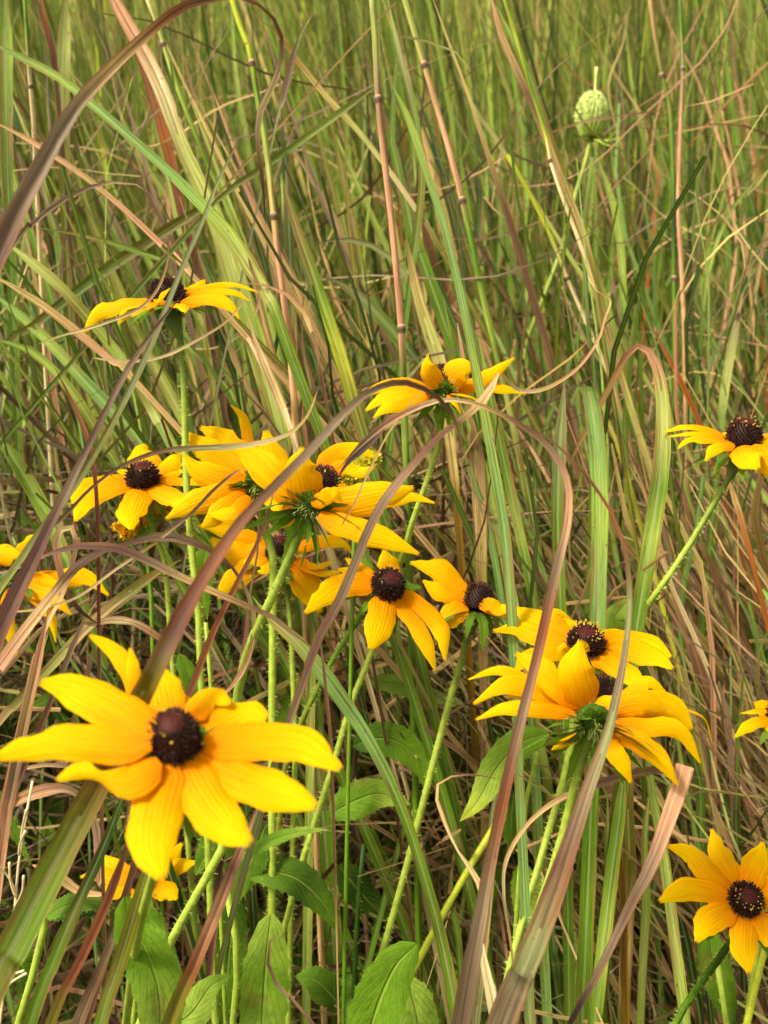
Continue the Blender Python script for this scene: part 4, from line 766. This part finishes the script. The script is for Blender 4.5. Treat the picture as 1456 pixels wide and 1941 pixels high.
grass('grass_blade', 'dark purplish green blade widening downwards in front of the lower right flower stems',
 [(985,795),(1040,832),(1090,880),(1130,930),(1165,990),(1185,1060),(1190,1140),(1183,1225),(1168,1310),(1148,1395),(1118,1480),(1080,1600),(1040,1720),(990,1850),(945,1960)], [3,4,5,6,7,9,11,13,16,19,24,32,40,46,52], ('brown','brown','redbr','rust','brown','ggrey','grey','ggrey','grey','purple','ggrey','grey'), d=(.36,.32), root=True, fold=.4)
grass('grass_blade', 'stiff pinkish brown blade with a broad bent top in the lower right',
 [(1302,1452),(1288,1505),(1268,1560),(1240,1640),(1200,1715),(1165,1790),(1125,1870),(1075,1960)], [32,32,30,26,20,17,14,12], ('pink','pink','pink','mauve','brown','mauve','brown','dark'), d=(.37,.36), root=True, tip=False, fold=.3)
grass('grass_blade', 'narrow brown blade end folded back from the stiff pinkish blade top',
 [(980,1875),(968,1790),(955,1700),(960,1630),(1000,1560),(1060,1512),(1140,1483),(1230,1464),(1300,1460)], [4,5,6,8,9,12,15,17,16], ('straw','tan','cream','tan','tan','brown','mauve','brown'), d=(.40,.372), fold=.6)
grass('grass_blade', 'pale twisted dry blade snaking down the bottom centre',
 [(945,1482),(900,1473),(850,1478),(826,1502),(842,1560),(870,1620),(905,1670),(916,1720),(910,1780),(925,1860),(945,1960)], [3,4,6,8,9,9,13,10,14,20,24], ('brown','brown','tan','tan','cream','tan','cream','cream','cream'), d=(.40,.37), root=True, roll=[0,20,70,20,60,0,70,0,0])
grass('grass_blade', 'purple red blade with a pale green edge running off the left side',
 [(352,548),(300,612),(245,690),(200,775),(152,870),(108,958),(62,1055),(15,1150),(-40,1270),(-110,1450)], [4,8,11,12,14,17,26,34,40,44], ('dark','brown','mauve','brown','mauve','purple','purple','purple','brown'), d=(.37,.33), root=True, fold=.4)
grass('grass_blade', 'slender grey green blade crossing in front of the upper left flower',
 [(470,225),(440,292),(412,350),(385,420),(350,500),(318,580),(283,665),(240,755),(195,838),(140,928),(90,990),(30,1075),(-50,1190),(-120,1320)], [2,4,6,8,9,10,12,12,12,12,13,14,16,16], ('dark','ggrey','ggrey','ggrey','ggrey','olive','ggrey','pgreen','olive'), d=(.39,.34), root=True)
grass('grass_blade', 'purple brown blade arching from the left edge down across the stems of the cluster',
 [(600,1235),(560,1205),(520,1172),(471,1150),(402,1120),(341,1092),(281,1062),(229,1040),(165,1033),(100,1046),(40,1075),(-40,1100),(-110,1180),(-150,1350)], [6,8,9,11,13,15,17,18,17,12,8,10,12,12], ('brown','mauve','brown','tan','mauve','purple','purple','mauve','redbr','redbr'), d=(.38,.37), root=True, roll=[0,0,10,0,50,60,20])
grass('grass_blade', 'dry brown blade bent in a wide arch above the largest flower, its end twisting down',
 [(418,1322),(440,1298),(466,1255),(480,1190),(472,1140),(445,1085),(402,1046),(341,1021),(294,1018),(242,1030),(195,1043),(143,1076),(100,1128),(55,1185),(0,1262),(-60,1360)], [14,14,10,10,9,10,14,20,17,10,14,18,20,22,24,24], ('pink','pink','tan','cream','brown','brown','grey','brown','brown','brown','tan','pink','pink'), d=(.40,.37), root=True, roll=[0,0,20,50,30,0,0,40,10,0])
grass('grass_blade', 'short pinkish blade looped over like a hook near the left edge',
 [(200,1190),(165,1170),(135,1140),(118,1100),(106,1050),(106,1015),(122,998),(138,1002),(144,1030),(136,1075),(118,1130),(92,1180),(72,1240),(50,1330)], [5,8,10,12,14,14,12,12,12,13,16,14,10,10], ('brown','dark','brown','pink','cream','tan','brown','brown','tan','pink','pink'), d=(.43,.41), root=True, roll=[0,0,0,0,50,60,0])
grass('grass_blade', 'pale dry blade end curving right from the loop at the left', [(330,1235),(300,1205),(262,1183),(215,1178),(175,1180),(153,1172)], [14,15,15,16,10,4], ('tan','pink','cream','tan','tan'), d=(.45,.43), roll=[0,30,0])
grass('grass_blade', 'dark purple brown blade behind the looped hook, slanting down to the left edge', [(190,1130),(165,1170),(140,1225),(110,1300),(75,1390),(30,1500),(-20,1640)], [8,10,11,12,12,14,14], ('pink','mauve','brown','purple','mauve'), d=.45, root=True)
grass('grass_blade', 'straight pinkish dry blade slanting behind the left petals of the largest flower', [(95,1150),(80,1220),(62,1300),(42,1390),(20,1500),(0,1620)], [10,16,20,20,20,20], ('tan','pink','tan','mauve','pink'), d=.40, root=True, fold=.5)
grass('grass_blade', 'thin dark red straight stalk in front of the left coneflower petals', [(105,700),(140,770),(172,850),(182,930),(186,1020),(187,1130),(188,1260),(190,1400)], [6,9,9,8,8,7,7,7], ('redbr','rust','redbr','redbr','brown'), d=.43, root=True)
grass('grass_blade', 'rust coloured narrow blade rising from behind the largest flower', [(520,905),(508,965),(485,1030),(445,1110),(412,1175),(385,1240),(362,1305),(330,1400)], [3,6,8,11,12,13,13,13], ('tan','brown','rust','rust','rust','brown'), d=.385, root=True)
grass('grass_blade', 'dark red twisted blade standing just above the largest flower', [(490,930),(487,1000),(484,1060),(470,1130),(466,1200),(456,1270),(450,1340),(440,1430)], [3,6,5,8,16,16,15,14], ('brown','brown','brown','purple','purple','purple'), d=.42, root=True, roll=[0,60,0])
grass('grass_blade', 'thin arching brown blade crossing in front of the left coneflower and the fanned petals', [(600,740),(578,790),(545,822),(500,838),(440,846),(380,848),(320,852),(265,868),(210,895),(160,935),(118,980),(60,1030)], [3,5,8,9,11,11,9,8,6,6,7,7], ('tan','straw','cream','ggrey','brown','brown','brown','brown'), d=.37)
grass('grass_blade', 'thin brown blade with a kink in front of the left petals of the big cluster', [(462,890),(440,900),(400,930),(360,970),(320,1005),(280,1040),(225,1080),(150,1130),(80,1150),(20,1158)], [4,5,6,6,7,6,6,5,4,4], ('tan','brown','brown','tan','cream','tan','straw'), d=.385)
grass('grass_blade', 'very thin pale tendril curving down onto the upper left flower', [(322,455),(320,500),(300,545),(265,580),(220,603),(165,625),(110,640),(70,652)], [3,4,6,6,6,5,4,2], ('brown','tan','cream','cream','straw'), d=.42)
grass('grass_blade', 'thin pale tendril sweeping below the upper left flower', [(178,680),(215,684),(265,683),(315,672),(370,648),(415,622),(440,598),(462,568)], [3,5,6,6,6,5,4,3], ('cream','cream','cream','tan','straw'), d=.41)
grass('grass_blade', 'thin straight straw standing among the right petals of the big cluster', [(800,735),(755,800),(715,860),(690,905),(672,955),(648,1004)], [2,3,4,4,4,3], ('straw','tan','straw','gold'), d=.37)
grass('grass_blade', 'thin dark brown straight blade falling between the leaves right of the largest flower', [(600,1190),(610,1240),(618,1320),(626,1400),(630,1500),(634,1620),(637,1740),(640,1880)], [4,5,7,7,6,5,4,3], ('mauve','brown','brown','brown','tan'), d=.39, root=True)
grass('grass_blade', 'short dark blade lying across the right upper petals of the big cluster', [(640,905),(672,870),(700,835),(735,800),(760,786)], [2,9,12,12,8], ('dark','dark','brown','pink'), d=.362)
grass('grass_blade', 'orange brown blade falling from the upper left behind a petal', [(470,485),(490,560),(480,600)], [4,6,4], ('brown','tan'), d=.5)
# --- bottom left foreground
grass('grass_blade', 'rust coloured blade at the bottom left beside the dark green one', [(258,1560),(235,1630),(205,1710),(165,1800),(125,1880),(88,1970)], [9,16,18,18,18,20], ('brown','redbr','rust','rust','olive'), d=.34, root=True)
grass('grass_blade', 'smooth dark green blade at the bottom left in front of the dark gap', [(255,1440),(225,1530),(190,1620),(145,1720),(100,1830),(48,1970)], [6,12,18,22,24,26], ('green','dkgreen','dkgreen','green','green'), d=.35, root=True)
grass('grass_blade', 'thick olive green blade below the small low coneflower', [(300,1560),(285,1620),(262,1700),(235,1790),(205,1880),(178,1970)], [8,14,26,28,28,30], ('green','olive','olive','green'), d=.345, root=True)
grass('grass_blade', 'two toned pink and green blade below the largest flower', [(500,1500),(475,1565),(448,1630),(425,1690),(395,1765),(360,1850),(310,1970)], [10,14,18,22,24,26,28], ('mauve','pink','purple','pink','rust','olive'), d=.33, root=True, fold=.7)
grass('grass_blade', 'brown speckled dry blade at the bottom, left of the broad pale leaf', [(250,1680),(222,1760),(195,1830),(170,1890),(140,1970)], [6,14,18,22,24], ('brown','grey','brown','mauve'), d=.38, root=True)
grass('grass_blade', 'pinkish curved dry blade in the dark gap at the lower left', [(60,1640),(110,1660),(150,1690),(200,1695)], [10,18,16,8], ('pink','tan','pink'), d=.44)
grass('grass_blade', 'broad dry curl lying left under the striped blade', [(-30,1560),(20,1520),(80,1500),(130,1498),(160,1520),(178,1560),(185,1620),(188,1680)], [16,22,24,18,14,18,18,12], ('tan','pink','grey','mauve','pink'), d=.45, roll=[0,20,40,0])
grass('grass_blade', 'dry brown arch over the dark lower left corner', [(30,1460),(90,1450),(140,1455),(200,1470),(240,1510),(235,1580)], [6,8,6,6,5,4], ('tan','mauve','brown','brown'), d=.46)
grass('grass_blade', 'brown curved straw hanging from the leafy shoots at the bottom centre', [(540,1760),(515,1780),(508,1820),(520,1860),(555,1900),(600,1950)], [3,6,8,8,7,6], ('tan','brown','mauve','brown'), d=.42, root=True)
# --- centre and bottom greens
grass('grass_blade', 'long pale green blade curving from the centre down to the bottom', [(480,1130),(515,1175),(560,1212),(608,1268),(655,1332),(700,1400),(742,1480),(780,1575),(812,1680),(842,1800),(872,1970)], [5,14,24,30,28,24,24,22,22,24,26], ('ltgreen','pgreen','blgreen','blgreen','green','green','green'), d=.42, root=True)
grass('grass_blade', 'olive and tan blade slanting down left under the arch of dry blades', [(345,1060),(307,1078),(264,1108),(208,1150),(150,1205),(98,1262),(30,1335),(-40,1420)], [14,18,20,20,20,18,16,14], ('olive','gold','olive','tan','pgreen','olive','tan'), d=.46, root=True)
for lab, pts, w, cols, dd in [
 ('bright blue green blade folded sharply over at its top, right of the centre', [(1082,770),(1090,742),(1108,728),(1122,770),(1132,850),(1137,950),(1135,1060),(1132,1180),(1128,1300)], [6,14,26,30,32,32,30,30,28], ('green','green','blgreen','blgreen','ltgreen','blgreen','green'), .46),
 ('dull grey green cut blade standing beside the folded blue green one', [(1068,726),(1062,800),(1058,880),(1055,960),(1058,1060),(1062,1160)], [22,24,26,26,24,22], ('ggrey','ggrey','green','green'), .49),
 ('broad speckled green blade bent over at the top, pinkish bend and rust tip', [(1075,885),(1112,808),(1150,738),(1190,664),(1218,655),(1240,688),(1252,745),(1254,825),(1246,920),(1232,1020),(1216,1120),(1202,1220),(1190,1350)], [6,11,13,12,14,19,24,29,31,32,30,28,26], ('brown','gold','gold','rust','pink','pink','pgreen','pgreen','green','ltgreen','green','green','green'), .47),
 ('pale blade with a pinkish tip upright near the right edge', [(1408,556),(1396,610),(1382,680),(1370,760),(1362,850)], [6,14,17,16,14], ('pink','ggrey','pgreen','green'), .62),
 ('narrow bright orange blade leaning right of the bent blade', [(1225,600),(1258,660),(1290,720),(1322,790),(1350,870)], [4,8,10,10,8], ('brown','orange','orange','rust'), .62),
 ('narrow orange brown blade near the right edge below the coneflower', [(1366,870),(1385,920),(1400,970),(1420,1040)], [6,11,13,10], ('orange','tan','orange'), .55)]:
    grass('grass_blade', lab, pts, w, cols, d=dd, root=True, fold=.4)
# --- upper left
for lab, pts, w, cols, dd in [
 ('long pale blue green blade crossing from the left edge to the pale wide blade', [(-20,78),(45,110),(110,145),(180,202),(250,262),(320,325),(380,385),(430,440),(475,505),(515,575),(545,650)], [14,16,16,17,18,20,24,28,28,24,20], ('blgreen','ltgreen','blgreen','blgreen','ltgreen','pgreen','green'), .50),
 ('wide pale blade from the top edge, pinkish above and spotted pale green below', [(195,-40),(240,40),(285,120),(320,200),(350,285),(385,360),(420,440),(448,530),(475,610),(500,690),(522,770),(540,850),(552,960)], [22,26,30,30,30,33,38,42,42,42,42,40,36], ('pink','pink','cream','pgreen','pgreen','pgreen','ltgreen','pgreen','ltgreen','green'), .56),
 ('rust brown blade behind the wide pale blade', [(235,40),(270,120),(295,200),(318,280),(335,350),(352,430),(378,510),(395,600)], [10,18,20,20,18,16,14,12], ('rust','rust','orange','rust','redbr','brown'), .66),
 ('narrow green blade bent downwards from a point near the top centre and slanting left', [(737,145),(700,172),(655,205),(600,245),(545,285),(500,315),(450,350),(412,378)], [6,11,13,13,12,12,11,8], ('ltgreen','green','ltgreen','green','olive','green'), .54),
 ('dull olive blade continuing the slant down to the left edge', [(425,370),(380,398),(320,435),(250,480),(180,528),(110,582),(50,630),(-30,700)], [12,18,20,21,20,16,14,14], ('dkgreen','olive','olive','green','olive','olive'), .57),
 ('blue green blade passing in front of the central flower', [(733,145),(760,195),(785,260),(808,330),(835,410),(858,500),(880,600),(898,690),(918,790),(938,900),(955,1000),(966,1110),(974,1230),(980,1340)], [6,12,14,15,15,16,17,18,18,19,20,20,20,20], ('green','ltgreen','blgreen','blgreen','ltgreen','blgreen','blgreen','blgreen'), .44),
 ('green and olive folded blade just right of the pink stalk in the upper centre', [(530,330),(556,420),(585,500),(612,580),(640,660),(662,735),(690,830),(715,920)], [10,16,20,24,25,25,22,20], ('green','olive','green','ygreen','olive','green'), .51),
 ('pinkish straight blade slanting from the left edge to the upper left flower', [(-20,230),(50,265),(110,303),(170,345),(230,395),(290,450),(340,500),(375,535)], [10,11,11,11,11,12,12,11], ('tan','pink','tan','pink','pink','tan'), .55),
 ('thin mauve blade curling over at the upper left', [(295,375),(270,355),(235,345),(195,348),(150,362),(100,392),(55,430),(20,470)], [3,4,5,7,8,9,9,8], ('brown','cream','mauve','mauve','mauve'), .50),
 ('pale green blade slanting right from the left edge below the purple one', [(5,455),(60,498),(110,540),(160,595),(210,655),(255,720),(300,800),(340,870)], [14,20,22,22,21,20,20,20], ('pgreen','pgreen','olive','ltgreen','pgreen','green'), .53),
 ('tan dead blade slanting right from the left edge', [(-20,520),(40,552),(100,592),(160,640),(215,685),(270,735)], [13,15,16,16,14,12], ('tan','straw','tan','pink','tan'), .52),
 ('blue green blade slanting down from the left edge beneath the tan one', [(-20,550),(40,598),(100,652),(150,708),(200,762),(250,812),(300,880),(345,950)], [14,19,22,24,26,26,24,22], ('blgreen','ltgreen','blgreen','blgreen','green'), .57),
 ('dull green blade leaning right behind the left coneflower', [(-20,640),(60,665),(120,720),(170,790),(210,860),(250,930)], [14,18,20,20,18,16], ('green','ltgreen','olive','green'), .56),
 ('broad green blade falling from the left edge towards the ragged flower', [(-30,810),(10,850),(50,910),(85,975),(120,1050),(150,1130)], [16,26,30,28,24,20], ('ltgreen','green','ltgreen','green'), .56),
 ('cream and brown blade falling from the centre to the cluster', [(470,600),(490,660),(515,720),(540,780),(560,840)], [8,14,16,14,10], ('pink','cream','tan','cream'), .52),
 ('curved tan blade arching over to the right of the upper left flower', [(455,535),(500,540),(540,555),(575,590),(595,640),(607,700)], [5,8,9,9,8,6], ('tan','pink','tan','brown'), .50),
 ('olive green thin curved blade left of the wide pale blade', [(60,430),(120,440),(180,452),(240,470),(300,490),(360,520)], [5,7,9,11,12,10], ('green','olive','green','olive'), .55),
 ('straight dark green blade running down from the pale wide blade', [(380,480),(420,560),(470,640),(520,720),(570,790)], [14,18,16,14,12], ('dkgreen','green','dkgreen'), .6),
 ('olive and straw blade arching down right from the top centre', [(490,35),(530,70),(575,130),(625,190),(680,250),(735,320),(790,400),(850,500)], [6,9,10,11,11,10,10,9], ('olive','gold','straw','pgreen','cream','olive'), .60),
 ('speckled straw blade standing behind the central flower', [(770,440),(785,520),(800,580),(820,640),(838,700),(850,800),(862,900),(870,1000)], [12,16,22,26,28,24,18,14], ('olive','straw','pgreen','straw','straw','gold'), .56),
 ('grey green blade arching low behind the central flower from the left', [(585,470),(640,455),(700,465),(750,500),(790,560),(815,630)], [5,9,11,12,11,9], ('brown','ggrey','ggrey','ggrey','green'), .60),
 ('wide dark green blade sloping right under the arching grey one', [(600,520),(660,545),(720,600),(770,660),(820,720)], [12,20,24,24,20], ('dkgreen','ggrey','green','dkgreen'), .62),
 ('tapering grey green blade turning into a yellow stalk near the carrot stem', [(865,140),(895,195),(930,250),(965,300)], [3,12,13,9], ('ggrey','ggrey','ggrey','pgreen'), .64),
 ('pale tan blade slanting steeply in the right centre', [(925,-20),(950,70),(985,150),(1020,230),(1060,330),(1100,430),(1125,520),(1150,620),(1180,720),(1215,830),(1250,950)], [9,11,13,13,12,13,14,14,13,12,11], ('pink','tan','brown','tan','straw','olive','tan','pgreen','straw'), .60),
 ('green blade running parallel behind the pale tan one', [(940,10),(985,100),(1020,190),(1055,300),(1090,410),(1130,520),(1165,640),(1190,740),(1215,830)], [8,12,13,14,16,18,18,17,15], ('ltgreen','green','olive','olive','ltgreen','olive','green'), .63),
 ('grey green wavy blade behind the carrot stem', [(1128,285),(1150,340),(1168,400),(1178,470),(1182,560),(1185,660)], [6,11,13,14,14,12], ('ggrey','ltgreen','ltgreen','green'), .74),
 ('thin green arc at the right edge curving down left', [(1460,318),(1420,355),(1385,400),(1355,470),(1335,560),(1325,680)], [5,7,8,9,9,8], ('ltgreen','green','ltgreen','green'), .70),
 ('tan blade standing behind the central flower, cut off square', [(866,612),(872,650),(878,690),(885,740),(892,830)], [8,11,12,12,11], ('cream','pink','tan','tan'), .58),
 ('stout pale straw stalk standing below the central flower', [(895,790),(900,830),(905,900),(910,980),(912,1080),(915,1200),(917,1330)], [22,26,26,25,22,18,16], ('tan','brown','tan','straw','gold','tan'), .56),
 ('pale green upright blade at the top left corner', [(8,-40),(10,60),(12,180),(14,300),(18,420)], [26,28,26,22,18], ('green','ltgreen','green','green'), .60),
 ('olive upright blade near the top left corner', [(125,-40),(122,60),(118,150),(120,300),(124,420)], [22,26,26,24,20], ('olive','pgreen','olive','olive'), .66),
 ('rust orange upright blade near the top left corner', [(72,-30),(82,30),(95,80),(104,130),(112,220)], [14,15,14,12,8], ('orange','rust','redbr','brown'), .63),
 ('grey green twisted blade hanging from the top centre', [(597,18),(580,40),(560,90),(548,140),(535,190),(520,250)], [3,7,9,14,12,5], ('cream','ggrey','brown','mauve','ggrey'), .55),
 ('thin drooping grey green tip at the top centre', [(895,138),(885,112),(850,92),(800,75),(740,65),(690,62)], [3,7,7,6,5,4], ('pgreen','pgreen','ggrey','tan'), .56),
 ('narrow green blade leaning beside the pink stalk right of the top centre', [(735,0),(752,80),(775,170),(790,240),(800,340),(790,450),(775,560)], [8,10,12,14,14,14,12], ('pgreen','ggrey','green','olive','green'), .60)]:
    grass('grass_blade', lab, pts, w, cols, d=dd, root=True, fold=.4)
# --- bottom right green blades fanning from one tuft
FAN = [
 ('pale green blade directly behind the ribbed stems', (1005,1220),(1018,1500),(1040,1960), 24, 'blgreen', .52), ('bright green blade right of the ribbed stems', (1140,1470),(1120,1700),(1085,1960), 22, 'green', .47),
 ('wide fresh green blade under the turned away coneflower', (1185,1440),(1160,1660),(1125,1960), 34, 'green', .46), ('olive streaked blade under the turned away coneflower', (1205,1400),(1195,1640),(1180,1960), 30, 'olive', .50),
 ('tan brown streaked blade standing among the green fan', (1172,1560),(1182,1700),(1190,1960), 18, 'gold', .48), ('long pale blue green blade fanning right', (1218,1390),(1255,1620),(1300,1960), 26, 'ltgreen', .47),
 ('narrow green blade at the right of the fan', (1260,1560),(1275,1740),(1300,1960), 16, 'green', .49), ('dark green blade at the right of the fan', (1300,1560),(1320,1700),(1350,1960), 14, 'dkgreen', .52),
 ('green blade right behind the stiff pinkish blade', (1235,1480),(1228,1700),(1215,1960), 20, 'ltgreen', .5), ('slim green blade left in the fan', (1150,1500),(1152,1700),(1140,1960), 18, 'green', .52),
 ('grey green blade beside the reddish grooved blade', (955,1440),(930,1640),(900,1960), 22, 'ggrey', .5), ('yellow green blade crossing low behind the pale twisted one', (860,1640),(870,1780),(880,1960), 16, 'green', .5),
 ('broad green blade above the upper right flower', (905,640),(960,900),(1010,1130), 24, 'green', .55), ('pale green blade leaning behind the small black cone', (870,760),(935,960),(985,1200), 22, 'ltgreen', .56),
 ('thin green blade leaning at the centre right', (840,560),(900,800),(950,1060), 12, 'green', .58), ('narrow blue green blade below the central flower', (890,860),(925,980),(950,1120), 16, 'blgreen', .56),
 ('dark green blade in the shade below the middle flower', (640,1180),(700,1380),(790,1600), 18, 'dkgreen', .54), ('green blade sloping left across the shade in the centre', (830,1330),(790,1480),(730,1700), 14, 'green', .55),
 ('light green blade behind the tall bare stem', (600,1100),(590,1300),(585,1560), 22, 'ltgreen', .53), ('dull green blade left of the tall bare stem', (440,1250),(455,1400),(470,1600), 20, 'dkgreen', .55),
 ('green blade standing left of the largest flower', (160,1230),(215,1310),(250,1420), 26, 'dkgreen', .5), ('narrow straw blade crossing the thatch on the right', (1190,760),(1290,1000),(1400,1260), 12, 'straw', .6),
 ('yellow green stalk-like blade crossing the thatch on the right', (1120,720),(1200,950),(1300,1330), 12, 'ygreen', .6), ('pale cream blade crossing the thatch low on the right', (1230,1000),(1330,1240),(1430,1500), 12, 'cream', .58),
 ('mauve blade tip standing in the thatch beside the turned away coneflower', (1372,1290),(1378,1350),(1385,1460), 12, 'mauve', .56), ('green blade leaning right through the low thatch', (1240,1180),(1330,1400),(1420,1640), 18, 'green', .6),
 ('dark green blade leaning right at the edge of the thatch', (1300,1230),(1390,1420),(1490,1620), 14, 'dkgreen', .6), ('brown streaked blade leaning through the thatch beneath the right coneflower', (1290,960),(1380,1150),(1480,1350), 12, 'brown', .58),
 ('tan blade leaning through the thatch above the corner flower', (1180,1130),(1300,1400),(1400,1640), 14, 'tan', .56), ('grey dead blade leaning through the thatch', (1000,830),(1130,1060),(1260,1330), 12, 'grey', .62)]
for lab, a, b, c, w, colr, dd in FAN:
    mid = ((a[0]+b[0])/2+random.uniform(-8, 8), (a[1]+b[1])/2)
    nxt = {'green':'ltgreen','ltgreen':'pgreen','blgreen':'ltgreen','olive':'tan','dkgreen':'green'}.get(colr, 'tan')
    grass('grass_blade', lab, [a, mid, b, ((b[0]+c[0])/2, (b[1]+c[1])/2), c], [w*.3, w*.66, w*.78, w*.8, w*.8], (nxt, colr, colr, nxt if w > 18 else colr, colr), d=dd, root=True, fold=.35)

# --- jointed stalks
culm('pink jointed stalk left of the wide green folded blade, yellow green at the top', [(432,-30),(452,40),(470,85),(478,122),(487,180),(500,250),(510,320),(519,412),(527,480),(537,560),(548,650),(556,740),(562,850)], 13, ('ygreen','ygreen','ygreen','green','ltgreen','pgreen','tan','pink','pink','pink','tan'), .53, (3, 7))
culm('straight pink jointed stalk in the top centre', [(702,-30),(710,60),(717,190),(726,280),(740,400),(752,520),(761,625),(765,720),(768,830),(772,950)], 14, ('pgreen','pgreen','mauve','pink','pink','pink','pink','green','ltgreen','green'), .52, (2, 6))
culm('leaning jointed stalk right of the centre, pink above its joint and green below', [(755,-40),(785,60),(805,125),(830,210),(853,290),(877,382),(892,450),(910,540),(930,625),(950,710),(975,820)], 13, ('pgreen','pgreen','tan','pink','pink','green','green','ltgreen','green','pgreen'), .60, (2, 5))
culm('thin pink stalk with two dark joints near the upper right corner', [(1287,-40),(1291,60),(1294,132),(1289,250),(1285,380),(1289,460),(1294,560),(1298,690)], 9, ('green','green','mauve','pink','pink','pink','pink','tan'), .66, (2, 4))
culm('thin green stalk beside the pink one with two dark joints', [(1228,-40),(1240,60),(1255,145),(1270,200),(1276,320),(1277,420),(1278,530),(1278,650)], 10, ('pink','tan','green','green','green','dkgreen','green','green'), .68, (2, 6))
culm('long yellow green stalk leaning right, cream below its dark joint', [(962,295),(995,350),(1028,415),(1052,468),(1075,528),(1098,580),(1122,635),(1150,700),(1180,790)], 9, ('ygreen','ygreen','ygreen','cream','cream','cream','tan'), .64, (4,))
culm('slender stalk leaning from the top edge past the carrot head, dark joint in its middle', [(950,-20),(978,70),(1005,165),(1035,260),(1043,305),(1065,370),(1095,450),(1125,540),(1140,620)], 8, ('green','ygreen','green','ygreen','cream','cream','cream','tan','olive'), .59, (4,))
culm('yellow green stalk left of the top centre, behind the arching blade', [(268,-30),(300,50),(310,85),(345,190),(385,290),(430,390),(470,490),(500,600)], 11, ('cream','pgreen','pgreen','ltgreen','green','ltgreen','olive','tan'), .62, (2,))
culm('pale thin stalk in the top left corner', [(45,-30),(52,80),(58,165),(64,240),(68,330)], 9, ('green','green','cream','cream','cream'), .62, (2,))
culm('pink stalk slanting right from the upper left towards the big cluster', [(455,330),(480,390),(505,450),(530,510),(545,600),(560,700),(575,800)], 9, ('brown','pink','pink','pink','tan','pink'), .57, ())
culm('thin pink stalk behind the top centre stalk, leaning left', [(470,640),(500,700),(530,760),(545,800)], 9, ('pink','cream','cream'), .55, ())

# --- slim blades between the traced ones, too alike to tell apart
def mid_blades(n, label, group, names, box, dr, slope, wr, seed, length=(350, 900)):
    rg = random.Random(seed)
    for i in range(n):
        x0 = rg.uniform(box[0], box[2]); y0 = rg.uniform(box[1], box[3]); s = slope+rg.gauss(0, .12); L = rg.uniform(*length); dd = rg.uniform(*dr); cv = rg.gauss(0, 40)
        pts = [(x0+s*L*t+cv*math.sin(t*2.6), y0+L*t) for t in (0, .25, .5, .75, 1)]
        w = rg.uniform(*wr); c1, c2 = rg.choice(names), rg.choice(names)
        grass('grass_blade', label, pts, [w*.4, w*.8, w, w, w], (c1, c1, c2), group=group, d=dd, root=True, fold=.35, roll=rg.uniform(-45, 45), n=14)
mid_blades(60, 'slim upright green blade in the thicket behind the left half of the flowers', 'green blades behind the flowers', ('green', 'dkgreen', 'ltgreen', 'olive', 'pgreen'), (-120, -60, 800, 560), (.62, .86), .24, (11, 25), 5)
mid_blades(38, 'slim leaning straw or pink blade in the thicket behind the upper flowers', 'dry blades behind the flowers', ('straw', 'pink', 'tan', 'rust', 'mauve', 'brown'), (-120, -60, 1000, 560), (.62, .86), .34, (7, 15), 6)
mid_blades(40, 'slim upright green blade in the thinner grass behind the carrot seed head', 'green blades at the upper right', ('green', 'ltgreen', 'dkgreen', 'olive', 'green'), (760, -60, 1560, 420), (.85, 1.15), .08, (8, 17), 8, (300, 700))
mid_blades(16, 'thin dry stalk in the grass behind the carrot seed head', 'dry stalks at the upper right', ('tan', 'pink', 'orange', 'straw'), (760, -60, 1560, 350), (.85, 1.15), .10, (5, 8), 9, (300, 700))
mid_blades(34, 'narrow green blade rising among the low stems on the right', 'green blades under the right flowers', ('green', 'ltgreen', 'blgreen', 'dkgreen'), (900, 1180, 1500, 1600), (.54, .7), .10, (8, 20), 10, (250, 500))
mid_blades(30, 'brown dry blade leaning right in the thatch', 'dry blades in the thatch', ('brown', 'pink', 'tan', 'mauve', 'straw', 'grey'), (800, 760, 1450, 1200), (.56, .7), .45, (7, 14), 12, (300, 600))
